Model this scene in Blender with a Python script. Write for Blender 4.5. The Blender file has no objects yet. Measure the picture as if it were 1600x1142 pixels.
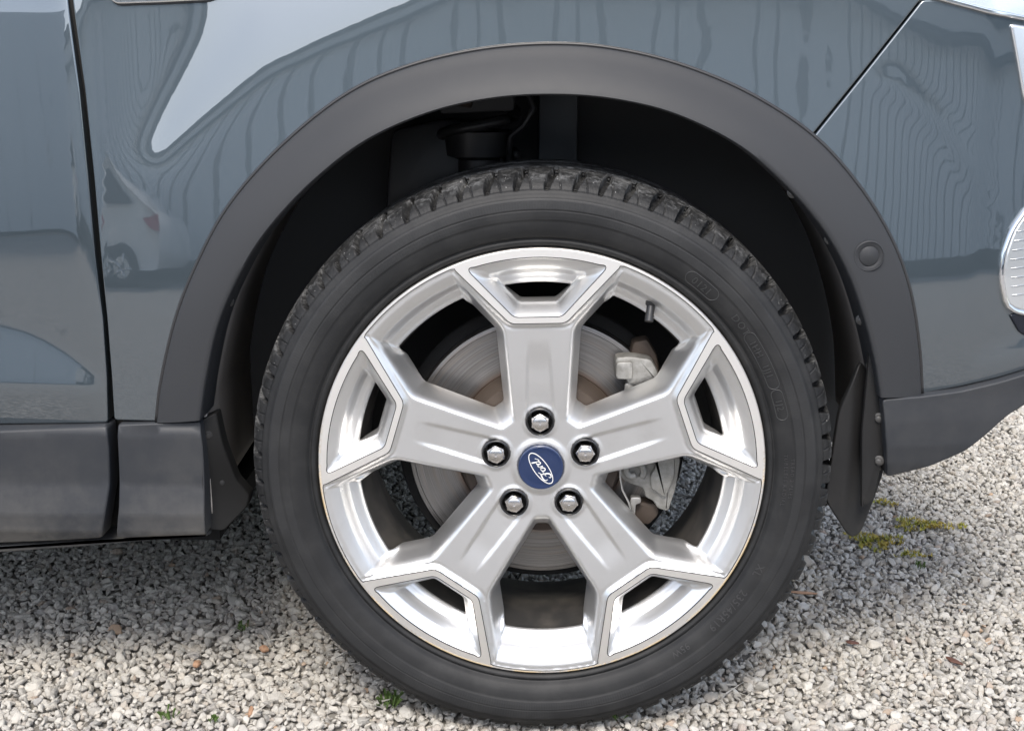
import bpy, bmesh, math, random
import numpy as np
from mathutils import Vector, Matrix
from mathutils.geometry import delaunay_2d_cdt
random.seed(7); RNG = np.random.default_rng(11)
R = math.radians
S = bpy.context.scene
COL = S.collection

# ---------------------------------------------------------------- camera, sky, sun, exposure
cam = bpy.data.cameras.new('camera'); cam_o = bpy.data.objects.new('camera', cam); COL.objects.link(cam_o)
cam.sensor_fit = 'HORIZONTAL'; cam.sensor_width = 36; cam.lens = 36*1931/1600
cam.clip_start = .02; cam.clip_end = 1500
cam_o.location = (.0019, -1.3317, .7952)
cam_o.rotation_euler = (R(90-14.2346), 0, R(1.49))
S.camera = cam_o
SUN_EL, SUN_AZ = 50.0, -176.0          # height above the horizon; azimuth from +Y towards +X
w = bpy.data.worlds.new('World'); S.world = w; w.use_nodes = True
nt = w.node_tree; bg = nt.nodes['Background']
sky = nt.nodes.new('ShaderNodeTexSky'); sky.sky_type = 'NISHITA'; sky.sun_disc = False
sky.sun_elevation = R(SUN_EL); sky.sun_rotation = R(SUN_AZ); sky.air_density = 1.0; sky.dust_density = 2.0; sky.ozone_density = 1.0
hs = nt.nodes.new('ShaderNodeHueSaturation'); hs.inputs['Saturation'].default_value = .72      # thin high haze
nt.links.new(sky.outputs[0], hs.inputs['Color']); nt.links.new(hs.outputs[0], bg.inputs['Color']); bg.inputs['Strength'].default_value = .145
sl = bpy.data.lights.new('sun', 'SUN'); sl.energy = 1.4; sl.angle = R(16.0); sl.color = (1.0, .93, .83)
so = bpy.data.objects.new('sun', sl); COL.objects.link(so)
sv = Vector((math.sin(R(SUN_AZ))*math.cos(R(SUN_EL)), math.cos(R(SUN_AZ))*math.cos(R(SUN_EL)), math.sin(R(SUN_EL))))
so.rotation_euler = sv.to_track_quat('Z', 'Y').to_euler()
S.view_settings.view_transform = 'Standard'; S.view_settings.look = 'None'
S.view_settings.exposure = 1.28; S.view_settings.gamma = 1; S.view_settings.use_curve_mapping = False
HZ = .335                                # hub height
# ---------------------------------------------------------------- body side surface
# The car's side is a sheet Y(x, z).  Its lean T (degrees from vertical) is described
# panel by panel and integrated upwards, which gives depth and smooth normals.
GX = np.arange(-1.5, 1.1001, 0.004)
GZ = np.arange(0.14, 1.0601, 0.004)
TONGUE = [(-0.330,0.92),(-0.331,0.871),(-0.334,0.839),(-0.346,0.804),(-0.369,0.768),(-0.400,0.725),(-0.421,0.693),
          (-0.387,0.730),(-0.336,0.776),(-0.308,0.799),(-0.24,0.833),(-0.17,0.864),(-0.11,0.90),(-0.08,0.93)]
def sstep(a, b, x):
    t = np.clip((x-a)/(b-a), 0, 1); return t*t*(3-2*t)
def poly_sd(px, pz, poly):
    """signed distance to a closed polygon, positive inside"""
    d = np.full(px.shape, 1e9); ins = np.zeros(px.shape, bool)
    n = len(poly)
    for i in range(n):
        (ax, az), (bx, bz) = poly[i], poly[(i+1) % n]
        ex, ez = bx-ax, bz-az
        t = np.clip(((px-ax)*ex+(pz-az)*ez)/(ex*ex+ez*ez+1e-12), 0, 1)
        d = np.minimum(d, np.hypot(px-ax-t*ex, pz-az-t*ez))
        c = ((az > pz) != (bz > pz)) & (px < ex*(pz-az)/(ez+1e-12*(ez == 0))+ax)
        ins ^= c
    return np.where(ins, d, -d)
def _body():
    X, Z = np.meshgrid(GX, GZ, indexing='ij')
    ip = lambda zs, ts: np.interp(Z, zs, ts)
    door = ip([.38,.425,.432,.50,.58,.64,.70,.80,.838,.846,.852,.858,.90,1.0], [-4,-3,.5,.8,1.6,3.0,4.6,5.4,5.4,11,11,5,6,14])
    zc = .497-.048*np.clip((X+.63)/.125, 0, 1.2)**2
    door += 8.0*sstep(zc+.006, zc-.006, Z)*sstep(.422, .434, Z)
    fend = ip([.38,.40,.50,.565,.60,.66,.72,.78,.85,.90,.95,1.0], [0,.3,1.6,4.2,4.8,5.2,5.0,4.2,3.2,6,20,45])
    bump = ip([.38,.40,.47,.52,.55,.57,.60,.70,.85,.90,.95,1.0], [-2,-2,-1.5,1.0,3.0,4.3,4.8,4.9,4.0,4,14,45])
    zu = .462+.042*np.clip((X-.475)/.085, 0, 1.6)**.7
    zl = .460+.013*np.clip((X-.475)/.1, 0, 1.6)
    bump += 7.0*sstep(zu+.003, zu-.003, Z)*sstep(zl-.003, zl+.003, Z)*sstep(.47, .48, X)
    wd = sstep(-.487, -.505, X); wb = sstep(.28, .42, X)
    T = door*wd+(1-wd)*(fend*(1-wb)+bump*wb)
    sd = poly_sd(X, Z, TONGUE)
    T += 8.5*sstep(-.055, .055, sd)*sstep(-.50, -.46, X)
    T += .065*(np.sin(95*Z-30*X+2*np.sin(22*X))+np.sin(61*X+48*Z+1.5*np.sin(31*Z)))*sstep(.56, .64, Z)*sstep(-.30, -.08, X)
    k = np.array([1, 2, 3, 2, 1.])/9
    for ax in (0, 1):
        T = np.apply_along_axis(lambda a: np.convolve(np.pad(a, 2, 'edge'), k, 'valid'), ax, T)
    s = np.tan(np.radians(T))*.004
    Y = np.cumsum(s, axis=1); i0 = int(round((.45-.14)/.004)); Y = Y-Y[:, i0:i0+1]
    Y += .42*np.clip(X-.30, 0, None)**2 - .002
    Y += .34*np.clip(-.395-X, 0, .14)**2 + .05*np.clip(-.535-X, 0, None)*.34*.28/.05
    # crease running down the bumper corner from the bonnet line
    t_ = np.clip(((X-.352)*.123+(Z-.776)*-.121)/(.123**2+.121**2), 0, 1.1); dc = ((X-.352)*.121+(Z-.776)*.123)/.1725-.010*np.sin(np.pi*t_)
    Y -= .0004*np.exp(-(dc/.012)**2)*sstep(-.03, .12, ((X-.352)*.123+(Z-.776)*-.121)/.0298)*sstep(1.25, .8, ((X-.352)*.123+(Z-.776)*-.121)/.0298)
    NX = np.gradient(Y, .004, axis=0); NZ = np.gradient(Y, .004, axis=1)
    return Y, NX, NZ
BY, BNX, BNZ = _body()
def bilin(G, x, z):
    fx = np.clip((np.asarray(x)-GX[0])/.004, 0, len(GX)-1.001); fz = np.clip((np.asarray(z)-GZ[0])/.004, 0, len(GZ)-1.001)
    i = fx.astype(int); j = fz.astype(int); a = fx-i; b = fz-j
    return G[i, j]*(1-a)*(1-b)+G[i+1, j]*a*(1-b)+G[i, j+1]*(1-a)*b+G[i+1, j+1]*a*b
def body_y(x, z): return bilin(BY, x, z)
# ---------------------------------------------------------------- outlines of the body parts, metres (x along the car, z up)
FLARE_OUT = [(-0.4337,0.3899),(-0.4255,0.4348),(-0.4044,0.5079),(-0.3764,0.5717),(-0.3389,0.6343),(-0.2813,0.6958),(-0.211,0.7496),(-0.1421,0.7795),(-0.0603,0.7973),(0.0209,0.8019),(0.0885,0.7947),(0.1564,0.777),(0.2248,0.748),(0.2886,0.7069),(0.3368,0.6567),(0.3737,0.6024),(0.3977,0.5471),(0.4132,0.483),(0.422,0.4256)]
FLARE_IN = [(-0.3812,0.3956),(-0.3711,0.4458),(-0.3536,0.5071),(-0.3259,0.5635),(-0.2951,0.6085),(-0.2453,0.6597),(-0.1861,0.7035),(-0.1176,0.7329),(-0.0497,0.7475),(0.0178,0.7508),(0.0785,0.7456),(0.1394,0.7306),(0.2043,0.6995),(0.2563,0.6577),(0.2988,0.6107),(0.3281,0.5631),(0.3496,0.5111),(0.3639,0.4648),(0.3725,0.4269)]
DOOR = [(-0.8968,0.959),(-0.5087,0.9529),(-0.5061,0.8488),(-0.4987,0.7559),(-0.4947,0.6608),(-0.4924,0.5772),(-0.4883,0.5059),(-0.4889,0.44),(-0.4917,0.3866),(-0.9677,0.3635)]
FENDER = [(-0.504,0.9529),(-0.5014,0.8488),(-0.494,0.7559),(-0.4895,0.6607),(-0.4867,0.5772),(-0.4839,0.506),(-0.4837,0.4401),(-0.4847,0.3898),(-0.4163,0.3895),(-0.4073,0.4367),(-0.3875,0.5057),(-0.3594,0.5672),(-0.3243,0.6233),(-0.2693,0.6813),(-0.2029,0.7316),(-0.1336,0.7615),(-0.0567,0.7782),(0.0198,0.7824),(0.0853,0.7759),(0.1509,0.7591),(0.2184,0.7291),(0.2783,0.6965),(0.2867,0.7079),(0.3356,0.7711),(0.3952,0.8492),(0.4723,0.9509)]
BUMPER = [(0.3963,0.8479),(0.337,0.7701),(0.2881,0.7066),(0.3243,0.6382),(0.3585,0.5862),(0.3817,0.5318),(0.3969,0.474),(0.4057,0.4236),(0.4232,0.4259),(0.4666,0.433),(0.5105,0.4418),(0.54,0.4495),(0.6629,0.4865),(0.7177,0.5341),(0.7042,0.8097),(0.5078,0.8432),(0.4362,0.8493)]
DOOR_CLAD = [(-0.9625,0.3622),(-0.6178,0.3802),(-0.4896,0.3868),(-0.4882,0.3595),(-0.4909,0.3129),(-0.4969,0.2804),(-0.5045,0.2524),(-0.5573,0.2473),(-0.637,0.2417),(-0.9943,0.2167)]
ROCKER = [(-0.4776,0.3879),(-0.3836,0.3916),(-0.3812,0.3615),(-0.382,0.3001),(-0.3831,0.2587),(-0.4384,0.2555),(-0.4873,0.2521),(-0.4809,0.2904),(-0.4788,0.3446)]
SILL = [(-1.0095,0.2109),(-0.647,0.2345),(-0.5261,0.2422),(-0.3901,0.2545),(-0.3844,0.2498),(-0.527,0.2347),(-0.6485,0.2243),(-1.0122,0.1986)]
SPLASH = [(-0.3865,0.3872),(-0.3705,0.3972),(-0.3648,0.3577),(-0.3549,0.3115),(-0.342,0.2897),(-0.3458,0.2756),(-0.371,0.2516),(-0.3856,0.257),(-0.386,0.3112)]
BUMP_TRIM = [(0.3755,0.4246),(0.4206,0.4275),(0.4639,0.4323),(0.5075,0.4411),(0.5369,0.4488),(0.6589,0.4842),(0.6647,0.4434),(0.5858,0.429),(0.5412,0.4134),(0.5197,0.4009),(0.4992,0.3814),(0.4751,0.3611),(0.4359,0.3433),(0.3899,0.33)]
FLAP = [(0.3571,0.4629),(0.3824,0.417),(0.3963,0.3273),(0.3848,0.2843),(0.3738,0.2519),(0.3639,0.2462),(0.3544,0.2548),(0.326,0.2971),(0.3303,0.3344),(0.336,0.4031)]
HEADLAMP = [(0.3984,0.853),(0.4054,0.8498),(0.422,0.8453),(0.4643,0.8351),(0.5156,0.8269),(0.5834,0.8186),(0.699,0.8083),(0.6888,0.8967),(0.53,0.9209),(0.4541,0.9235)]
HEADCORNER = [(0.4925,0.8242),(0.5025,0.7894),(0.5129,0.7495),(0.5254,0.7226),(0.5935,0.7068),(0.7106,0.7034),(0.6998,0.8015),(0.584,0.812)]
FOG = [(0.5323,0.6326),(0.5139,0.6069),(0.5055,0.5794),(0.5054,0.5514),(0.5139,0.5241),(0.5329,0.5162),(0.5941,0.5264),(0.5849,0.6257)]
GRILLE = [(0.5156,0.514),(0.5359,0.5175),(0.5712,0.5203),(0.5747,0.4771),(0.5387,0.4885),(0.5292,0.4939)]
BADGE = [(-0.4607,0.8578),(-0.4599,0.8486),(-0.4534,0.8441),(-0.4078,0.8455),(-0.3569,0.8481),(-0.3432,0.8527),(-0.3431,0.858)]
SENSOR = [(0.3494,0.5834)]
SCREWS_R = [(0.269,0.6483),(0.3119,0.5985),(0.3519,0.5092),(0.3668,0.4569),(0.3774,0.3983),(0.381,0.3483)]
SCREWS_L = [(-0.3487,0.5247),(-0.3795,0.3709),(-0.3705,0.3106)]
VALVE = [(0.1224,0.5273),(0.1188,0.5033)]
CAL = [(0.0855,0.451),(0.1297,0.4513),(0.1349,0.4253),(0.0957,0.4235),(0.0902,0.3322),(0.1616,0.3328),(0.156,0.2728),(0.1185,0.2546)]
# ---------------------------------------------------------------- materials
class NT:
    def __init__(s, name):
        s.m = bpy.data.materials.new(name); s.m.use_nodes = True
        s.t = s.m.node_tree; s.b = s.t.nodes['Principled BSDF']
    def n(s, typ, **kw):
        o = s.t.nodes.new('ShaderNode'+typ)
        for k, v in kw.items():
            if k.startswith('i_'):
                k = k[2:]; o.inputs[int(k) if k.isdigit() else k.replace('_', ' ')].default_value = v
            else: setattr(o, k, v)
        return o
    def l(s, a, b): s.t.links.new(a, b)
    def set(s, **kw):
        for k, v in kw.items(): s.b.inputs[k.replace('_', ' ')].default_value = v
    def math(s, op, a, b=None, c=None, clamp=False):
        o = s.t.nodes.new('ShaderNodeMath'); o.operation = op; o.use_clamp = clamp
        for i, v in enumerate((a, b, c)):
            if v is None: continue
            if isinstance(v, (int, float)): o.inputs[i].default_value = v
            else: s.l(v, o.inputs[i])
        return o.outputs[0]
    def obj(s): return s.n('TexCoord').outputs['Object']
    def noise(s, scale, detail=3, rough=.5, vec=None, stretch=None):
        v = vec or s.obj()
        if stretch:
            mp = s.n('Mapping'); mp.inputs['Scale'].default_value = stretch; s.l(v, mp.inputs[0]); v = mp.outputs[0]
        o = s.n('TexNoise', i_Scale=scale, i_Detail=detail, i_Roughness=rough); s.l(v, o.inputs['Vector']); return o.outputs['Fac']
    def ramp(s, fac, stops):
        o = s.n('ValToRGB'); e = o.color_ramp.elements
        while len(e) < len(stops): e.new(.5)
        for q, (p, c) in zip(e, stops): q.position = p; q.color = (c if len(c) == 4 else (*c, 1))
        s.l(fac, o.inputs[0]); return o.outputs[0]
    def maprange(s, v, a, b, c=0, d=1, smooth=True):
        o = s.n('MapRange'); o.interpolation_type = 'SMOOTHSTEP' if smooth else 'LINEAR'
        s.l(v, o.inputs[0]); o.inputs[1].default_value = a; o.inputs[2].default_value = b; o.inputs[3].default_value = c; o.inputs[4].default_value = d
        return o.outputs[0]
    def mix(s, fac, a, b):
        o = s.n('Mix', data_type='RGBA')
        for i, v in ((0, fac), (6, a), (7, b)):
            if isinstance(v, (int, float)): o.inputs[i].default_value = v
            elif isinstance(v, tuple): o.inputs[i].default_value = (*v, 1)
            else: s.l(v, o.inputs[i])
        return o.outputs[2]
    def bump(s, h, strength=.3, dist=.001, to='Normal'):
        o = s.n('Bump', i_Strength=strength, i_Distance=dist); s.l(h, o.inputs['Height']); s.l(o.outputs[0], s.b.inputs[to]); return o
    def polar(s):
        """radius and angle about the wheel axle, from object coordinates (wheel meshes have their origin on the axle)"""
        sp = s.n('SeparateXYZ'); s.l(s.obj(), sp.inputs[0]); x, y, z = sp.outputs
        r = s.math('SQRT', s.math('ADD', s.math('MULTIPLY', x, x), s.math('MULTIPLY', z, z)))
        return r, s.math('ARCTAN2', z, x), y, x, z

def plain(name, col, rough=.5, metal=0.0, **kw):
    k = NT(name); k.set(Base_Color=(*col, 1), Roughness=rough, Metallic=metal, **kw); return k
M = {}
k = plain('dark blue grey metallic paint', (.064, .083, .096), .42, .75, Coat_Weight=1.0, Coat_Roughness=.010, Coat_IOR=2.15)
h = k.noise(70, 1, .4)
bn = k.n('Bump', i_Strength=.012, i_Distance=.001); k.l(h, bn.inputs['Height']); k.l(bn.outputs[0], k.b.inputs['Coat Normal'])
M['paint'] = k.m
def plastic(name, col, rough, dust=.10):
    k = plain(name, col, rough); sp = k.n('SeparateXYZ'); k.l(k.n('NewGeometry').outputs['Position'], sp.inputs[0])
    n1 = k.noise(9, 5, .6); n2 = k.noise(60, 4, .7)
    low = k.math('ADD', k.maprange(sp.outputs[2], .38, .22, 0.0, .7), k.maprange(sp.outputs[2], .272, .248, 0.0, 1.6))
    f = k.math('MULTIPLY', k.math('ADD', k.math('MULTIPLY', low, .8), .25), k.maprange(k.math('ADD', n1, k.math('MULTIPLY', n2, .4)), .5, 1.0), clamp=True)
    k.l(k.mix(k.math('MULTIPLY', f, dust*4, clamp=True), col, (.22, .205, .18)), k.b.inputs['Base Color'])
    k.l(k.maprange(n2, .3, .7, rough-.01, rough+.01), k.b.inputs['Roughness'])
    k.set(Specular_IOR_Level=.38); k.bump(k.noise(900, 2), .10, .0003); return k.m
M['trim'] = plastic('satin charcoal plastic trim', (.0245, .0258, .0285), .56, .0)
M['clad'] = plastic('dusty charcoal plastic cladding', (.023, .0255, .030), .5, .07)
M['liner'] = plastic('wheel arch liner with shadow lift', (.30, .275, .25), .85, .03)  # base colour paled to stand in for lifted shadow in the wheel well
M['guard'] = plastic('dusty black splash guard', (.004, .004, .004), .7, .0)
M['flap'] = plastic('black rubber flap', (.008, .008, .0085), .6, .02)
M['black'] = plain('black plastic', (.02, .02, .021), .4).m
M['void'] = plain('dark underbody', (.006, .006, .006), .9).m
# tyre rubber: dust film, ring bands of fine radial ribs, pale scuffs on the tread edge
k = plain('tyre rubber', (.03, .03, .031), .62, Specular_IOR_Level=.4)
r, a, y, x, z = k.polar()
def band(k, r, lo, hi): return k.math('MULTIPLY', k.maprange(r, lo-.0006, lo+.0006), k.maprange(r, hi-.0006, hi+.0006, 1, 0))
rib = k.math('SINE', k.math('MULTIPLY', a, 620.0))
patch = k.maprange(k.noise(7, 2), .40, .48)
b1 = k.math('MULTIPLY', band(k, r, .2865, .2955), k.maprange(k.noise(5, 2), .42, .50)); b2 = k.math('MULTIPLY', band(k, r, .2975, .309), patch)
hh = k.math('MULTIPLY', rib, k.math('ADD', b1, b2))
n_f = k.noise(420, 4, .7); n_m = k.noise(26, 5, .65)
tread = k.maprange(y, -.001, .014)
scuff = k.math('MULTIPLY', k.math('MULTIPLY', tread, k.maprange(r, .320, .3275)), k.maprange(k.math('ADD', k.noise(150, 5, .75), k.math('MULTIPLY', n_m, .5)), .66, 1.0))
base = k.mix(k.maprange(n_m, .35, .75), (.009, .0094, .0102), (.019, .0192, .0196))
base = k.mix(k.math('MULTIPLY', k.math('ADD', b1, b2), .22), base, (.034, .035, .037))
base = k.mix(k.math('MULTIPLY', scuff, .6), base, (.22, .225, .23))
speck = k.math('MULTIPLY', k.math('MULTIPLY', k.maprange(k.noise(330, 2, .6), .71, .76), k.maprange(r, .316, .323)), .8)
base = k.mix(speck, base, (.5, .5, .48))
k.l(base, k.b.inputs['Base Color'])
k.bump(k.math('ADD', k.math('MULTIPLY', hh, .12), k.math('MULTIPLY', n_f, .3)), .4, .0006)
M['tyre'] = k.m
k = plain('raised tyre lettering', (.029, .029, .030), .5); M['letter'] = k.m
# silver wheel paint
k = plain('silver wheel paint', (.73, .728, .722), .42, .95, Coat_Weight=.15, Coat_Roughness=.12)
n = k.noise(40, 5, .65); k.l(k.mix(k.maprange(n, .5, .85, 0, .35), (.73, .728, .722), (.60, .585, .565)), k.b.inputs['Base Color'])
M['silver'] = k.m
# machined face with lathe marks and a corroded outer edge
k = plain('machined aluminium face', (.93, .905, .865), .40, .9)
r, a, y, x, z = k.polar()
lathe = k.math('SINE', k.math('MULTIPLY', r, 9000.0)); k.bump(lathe, .05, .0002)
edge = k.math('MULTIPLY', k.maprange(r, .2495, .2528), k.maprange(k.math('ADD', z, k.math('MULTIPLY', k.math('ABSOLUTE', x), -.12)), .06, -.07))
rash = k.math('MULTIPLY', edge, k.maprange(k.math('ADD', k.noise(16, 2), k.math('MULTIPLY', k.noise(230, 4, .7), .55)), .70, .84))
k.l(k.mix(k.math('MULTIPLY', rash, .85), (.93, .905, .865), (.40, .27, .09)), k.b.inputs['Base Color'])
k.l(k.maprange(rash, 0, 1, .90, .1), k.b.inputs['Metallic']); M['machined'] = k.m
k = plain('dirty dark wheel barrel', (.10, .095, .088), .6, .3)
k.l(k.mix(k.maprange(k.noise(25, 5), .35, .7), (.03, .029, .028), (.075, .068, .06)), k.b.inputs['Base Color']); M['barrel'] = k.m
k = plain('nickel plated nut', (.72, .69, .66), .22, 1.0); M['nut'] = k.m
k = plain('gloss black seat', (.015, .015, .016), .22); M['seat'] = k.m
k = plain('dark navy cap', (.006, .019, .068), .3, 0.0, Coat_Weight=.6, Coat_Roughness=.08)
k.l(k.mix(k.maprange(k.noise(300, 4, .7), .55, .8, 0, .4), (.006, .019, .068), (.03, .055, .12)), k.b.inputs['Base Color']); M['cap'] = k.m
M['logo'] = plain('white emblem line', (.80, .80, .78), .35, .2).m
# brake disc: fine concentric scratches
k = plain('worn steel disc', (.42, .38, .34), .36, 1.0)
r, a, y, x, z = k.polar()
cx = k.n('CombineXYZ'); k.l(k.math('MULTIPLY', r, 1500.0), cx.inputs[0]); k.l(k.math('MULTIPLY', a, 1.1), cx.inputs[1])
nz = k.n('TexNoise', i_Scale=1.0, i_Detail=4.0, i_Roughness=.7); k.l(cx.outputs[0], nz.inputs['Vector'])
cy = k.n('CombineXYZ'); k.l(k.math('MULTIPLY', r, 160.0), cy.inputs[0]); k.l(k.math('MULTIPLY', a, .6), cy.inputs[1])
ny = k.n('TexNoise', i_Scale=1.0, i_Detail=2.0); k.l(cy.outputs[0], ny.inputs['Vector'])
c1 = k.mix(k.maprange(nz.outputs['Fac'], .3, .7), (.17, .164, .158), (.34, .328, .318))
c1 = k.mix(k.math('MULTIPLY', k.maprange(r, .112, .096), .75), c1, (.20, .10, .045))
k.l(k.mix(k.maprange(ny.outputs['Fac'], .5, .75, 0, .4), c1, (.31, .25, .20)), k.b.inputs['Base Color'])
k.bump(nz.outputs['Fac'], .12, .0004); k.l(k.maprange(nz.outputs['Fac'], .3, .7, .34, .5), k.b.inputs['Roughness']); M['disc'] = k.m
k = plain('rusty dark hat', (.06, .045, .035), .7, .3); M['hat'] = k.m
k = plain('cast aluminium caliper', (.40, .395, .37), .55, .55)
k.l(k.mix(k.maprange(k.noise(60, 5, .7), .35, .7), (.20, .195, .18), (.32, .317, .302)), k.b.inputs['Base Color']); k.bump(k.noise(900, 3), .3, .0005); M['cast'] = k.m
M['steel'] = plain('dull steel', (.38, .37, .35), .45, .8).m
M['dullscrew'] = plain('weathered dark screw', (.10, .098, .095), .55, .5).m
M['wall'] = plain('inner wall with shadow lift', (.05, .05, .05), .8).m  # lightened base imitates brighter shade at the back of the arch
M['chrome'] = plain('chrome', (.85, .85, .85), .06, 1.0).m
M['reflector'] = plain('bright lamp reflector', (.82, .84, .86), .18, .85, Coat_Weight=1.0, Coat_Roughness=.02).m
M['lens'] = plain('clear lens', (.95, .96, .97), .03, 0.0, Transmission_Weight=1.0, IOR=1.45).m
M['foglens'] = plain('grey lamp lens', (.50, .52, .53), .16, .55, Coat_Weight=1.0).m
M['navy'] = plain('dark navy gloss', (.006, .008, .014), .15).m
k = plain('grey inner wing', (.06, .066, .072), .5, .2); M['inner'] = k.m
# gravel
k = plain('pale limestone chippings', (.4, .4, .38), .85)
at = k.n('Attribute', attribute_type='INSTANCER', attribute_name='tint')
c = k.ramp(at.outputs['Fac'], [(0, (.30, .288, .268)), (.18, (.42, .40, .362)), (.45, (.50, .478, .435)), (.62, (.45, .43, .392)), (.74, (.57, .548, .50)), (.86, (.47, .435, .38)), (.93, (.40, .36, .31)), (.975, (.34, .33, .32)), (.993, (.36, .30, .25)), (1, (.42, .29, .19))])
n1 = k.noise(170, 4, .7); n2 = k.noise(700, 3, .7)
c = k.mix(k.maprange(n1, .42, .72, 0, .35), c, (.60, .577, .53)); c = k.mix(k.maprange(n2, .56, .74, 0, .5), c, (.20, .195, .185))
k.l(c, k.b.inputs['Base Color']); k.bump(k.math('ADD', n2, n1), .5, .0012); k.b.inputs['Specular IOR Level'].default_value = .25; M['stone'] = k.m
k = plain('gravel ground', (.3, .29, .27), .95)
v = k.n('TexVoronoi', i_Scale=85.0); k.l(k.obj(), v.inputs['Vector'])
c = k.mix(k.maprange(v.outputs['Distance'], .1, .75), (.47, .45, .42), (.20, .19, .178)); c2 = k.n('SeparateColor'); k.l(v.outputs['Color'], c2.inputs[0])
c = k.mix(k.math('MULTIPLY', c2.outputs[0], .45), c, (.26, .25, .235)); c = k.mix(k.maprange(k.noise(.35, 5, .6), .4, .7, 0, .35), c, (.30, .275, .24))
k.l(c, k.b.inputs['Base Color']); k.bump(v.outputs['Distance'], .8, -.006); M['ground'] = k.m
M['soil'] = plain('dark grit', (.20, .188, .168), .95).m
k = plain('moss', (.12, .13, .02), .8); oi = k.n('ObjectInfo'); n = k.noise(60, 3)
k.l(k.mix(k.maprange(n, .35, .65), (.24, .26, .03), (.40, .31, .07)), k.b.inputs['Base Color']); M['moss'] = k.m
k = plain('green sprout', (.07, .12, .025), .6); M['sprout'] = k.m
k = plain('dead leaf', (.085, .035, .022), .7); M['leaf'] = k.m
k = plain('terracotta pebble', (.40, .18, .085), .8); k.l(k.mix(k.noise(300, 3), (.28, .15, .09), (.42, .27, .17)), k.b.inputs['Base Color']); M['terracotta'] = k.m
# ---------------------------------------------------------------- object helpers
def tag(o, label=None, cat=None, group=None, kind=None):
    for k_, v_ in (('label', label), ('category', cat), ('group', group), ('kind', kind)):
        if v_: o[k_] = v_
    return o
def empty(name, loc=(0, 0, 0), parent=None):
    o = bpy.data.objects.new(name, None); COL.objects.link(o); o.location = loc; o.parent = parent; o.empty_display_size = .05; return o
def mk(name, v, f, mat, parent=None, smooth=True, normals=None, loc=(0, 0, 0)):
    me = bpy.data.meshes.new(name); me.from_pydata([tuple(map(float, p)) for p in v], [], [tuple(map(int, q)) for q in f]); me.update()
    if smooth: me.polygons.foreach_set('use_smooth', [True]*len(me.polygons))
    me.materials.append(M[mat] if isinstance(mat, str) else mat)
    if normals is not None: me.normals_split_custom_set_from_vertices([tuple(map(float, n)) for n in normals])
    o = bpy.data.objects.new(name, me); COL.objects.link(o); o.parent = parent; o.location = loc; return o
class MB:
    """collects shapes into one mesh"""
    def __init__(s): s.v = []; s.f = []
    def add(s, v, f):
        b = len(s.v); s.v += [tuple(p) for p in v]; s.f += [tuple(i+b for i in q) for q in f]; return s
    def loft(s, loops, closed=True, cap0=False, cap1=False, flip=False):
        n = len(loops[0]); b = len(s.v)
        for L in loops: s.v += [tuple(p) for p in L]
        m = n if closed else n-1
        for i in range(len(loops)-1):
            for j in range(m):
                q = (b+i*n+j, b+i*n+(j+1) % n, b+(i+1)*n+(j+1) % n, b+(i+1)*n+j); s.f.append(q[::-1] if flip else q)
        if cap0: s.f.append(tuple(b+j for j in range(n))[::-1 if not flip else 1])
        if cap1: s.f.append(tuple(b+(len(loops)-1)*n+j for j in range(n))[::1 if not flip else -1])
        return s
    def lathe(s, prof, n=96, c=(0, 0), a0=0.0, flip=False):
        """profile of (radius, y) turned about an axis along y through (x, z) = c"""
        a = np.linspace(0, 2*np.pi, n, endpoint=False)+a0
        return s.loft([[(c[0]+r*np.cos(t), y, c[1]+r*np.sin(t)) for t in a] for r, y in prof], flip=flip)
    def disc(s, r, y, n=48, c=(0, 0), a0=0.0):
        a = np.linspace(0, 2*np.pi, n, endpoint=False)+a0
        return s.add([(c[0]+r*np.cos(t), y, c[1]+r*np.sin(t)) for t in a], [tuple(range(n))])
    def prism(s, poly, y0, y1, bev=.002):
        """rounded slab: outline in (x, z), front face at y0, back at y1"""
        poly = ccw(poly); P = np.array(poly); N = inward(P)
        loops = [[(x, y0, z) for x, z in P+N*bev*1.3], [(x, y0+bev*.35, z) for x, z in P+N*bev*.35], [(x, y0+bev*1.3, z) for x, z in P],
                 [(x, y1-bev, z) for x, z in P], [(x, y1, z) for x, z in P+N*bev]]
        return s.loft(loops, cap0=True, cap1=True)
    def tube(s, pts, rad, n=10, caps=True):
        pts = [Vector(p) for p in pts]; rad = rad if hasattr(rad, '__len__') else [rad]*len(pts); loops = []
        for i, p in enumerate(pts):
            t = (pts[min(i+1, len(pts)-1)]-pts[max(i-1, 0)]).normalized()
            u = t.cross(Vector((0, 1, 0)) if abs(t.y) < .8 else Vector((1, 0, 0))).normalized(); v_ = t.cross(u)
            loops.append([tuple(p+(u*math.cos(a)+v_*math.sin(a))*rad[i]) for a in np.linspace(0, 2*math.pi, n, endpoint=False)])
        return s.loft(loops, cap0=caps, cap1=caps)
    def box(s, a, b):
        (x0, y0, z0), (x1, y1, z1) = a, b
        return s.add([(x0, y0, z0), (x1, y0, z0), (x1, y1, z0), (x0, y1, z0), (x0, y0, z1), (x1, y0, z1), (x1, y1, z1), (x0, y1, z1)],
                     [(0, 3, 2, 1), (4, 5, 6, 7), (0, 1, 5, 4), (1, 2, 6, 5), (2, 3, 7, 6), (3, 0, 4, 7)])
    def obj(s, name, mat, parent=None, smooth=True, loc=(0, 0, 0), angle=None):
        o = mk(name, s.v, s.f, mat, parent, smooth, loc=loc)
        bm = bmesh.new(); bm.from_mesh(o.data); bmesh.ops.recalc_face_normals(bm, faces=bm.faces)
        if angle:
            for e in bm.edges:
                if len(e.link_faces) == 2 and e.calc_face_angle(0) > R(angle): e.smooth = False
        bm.to_mesh(o.data); bm.free(); return o
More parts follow.
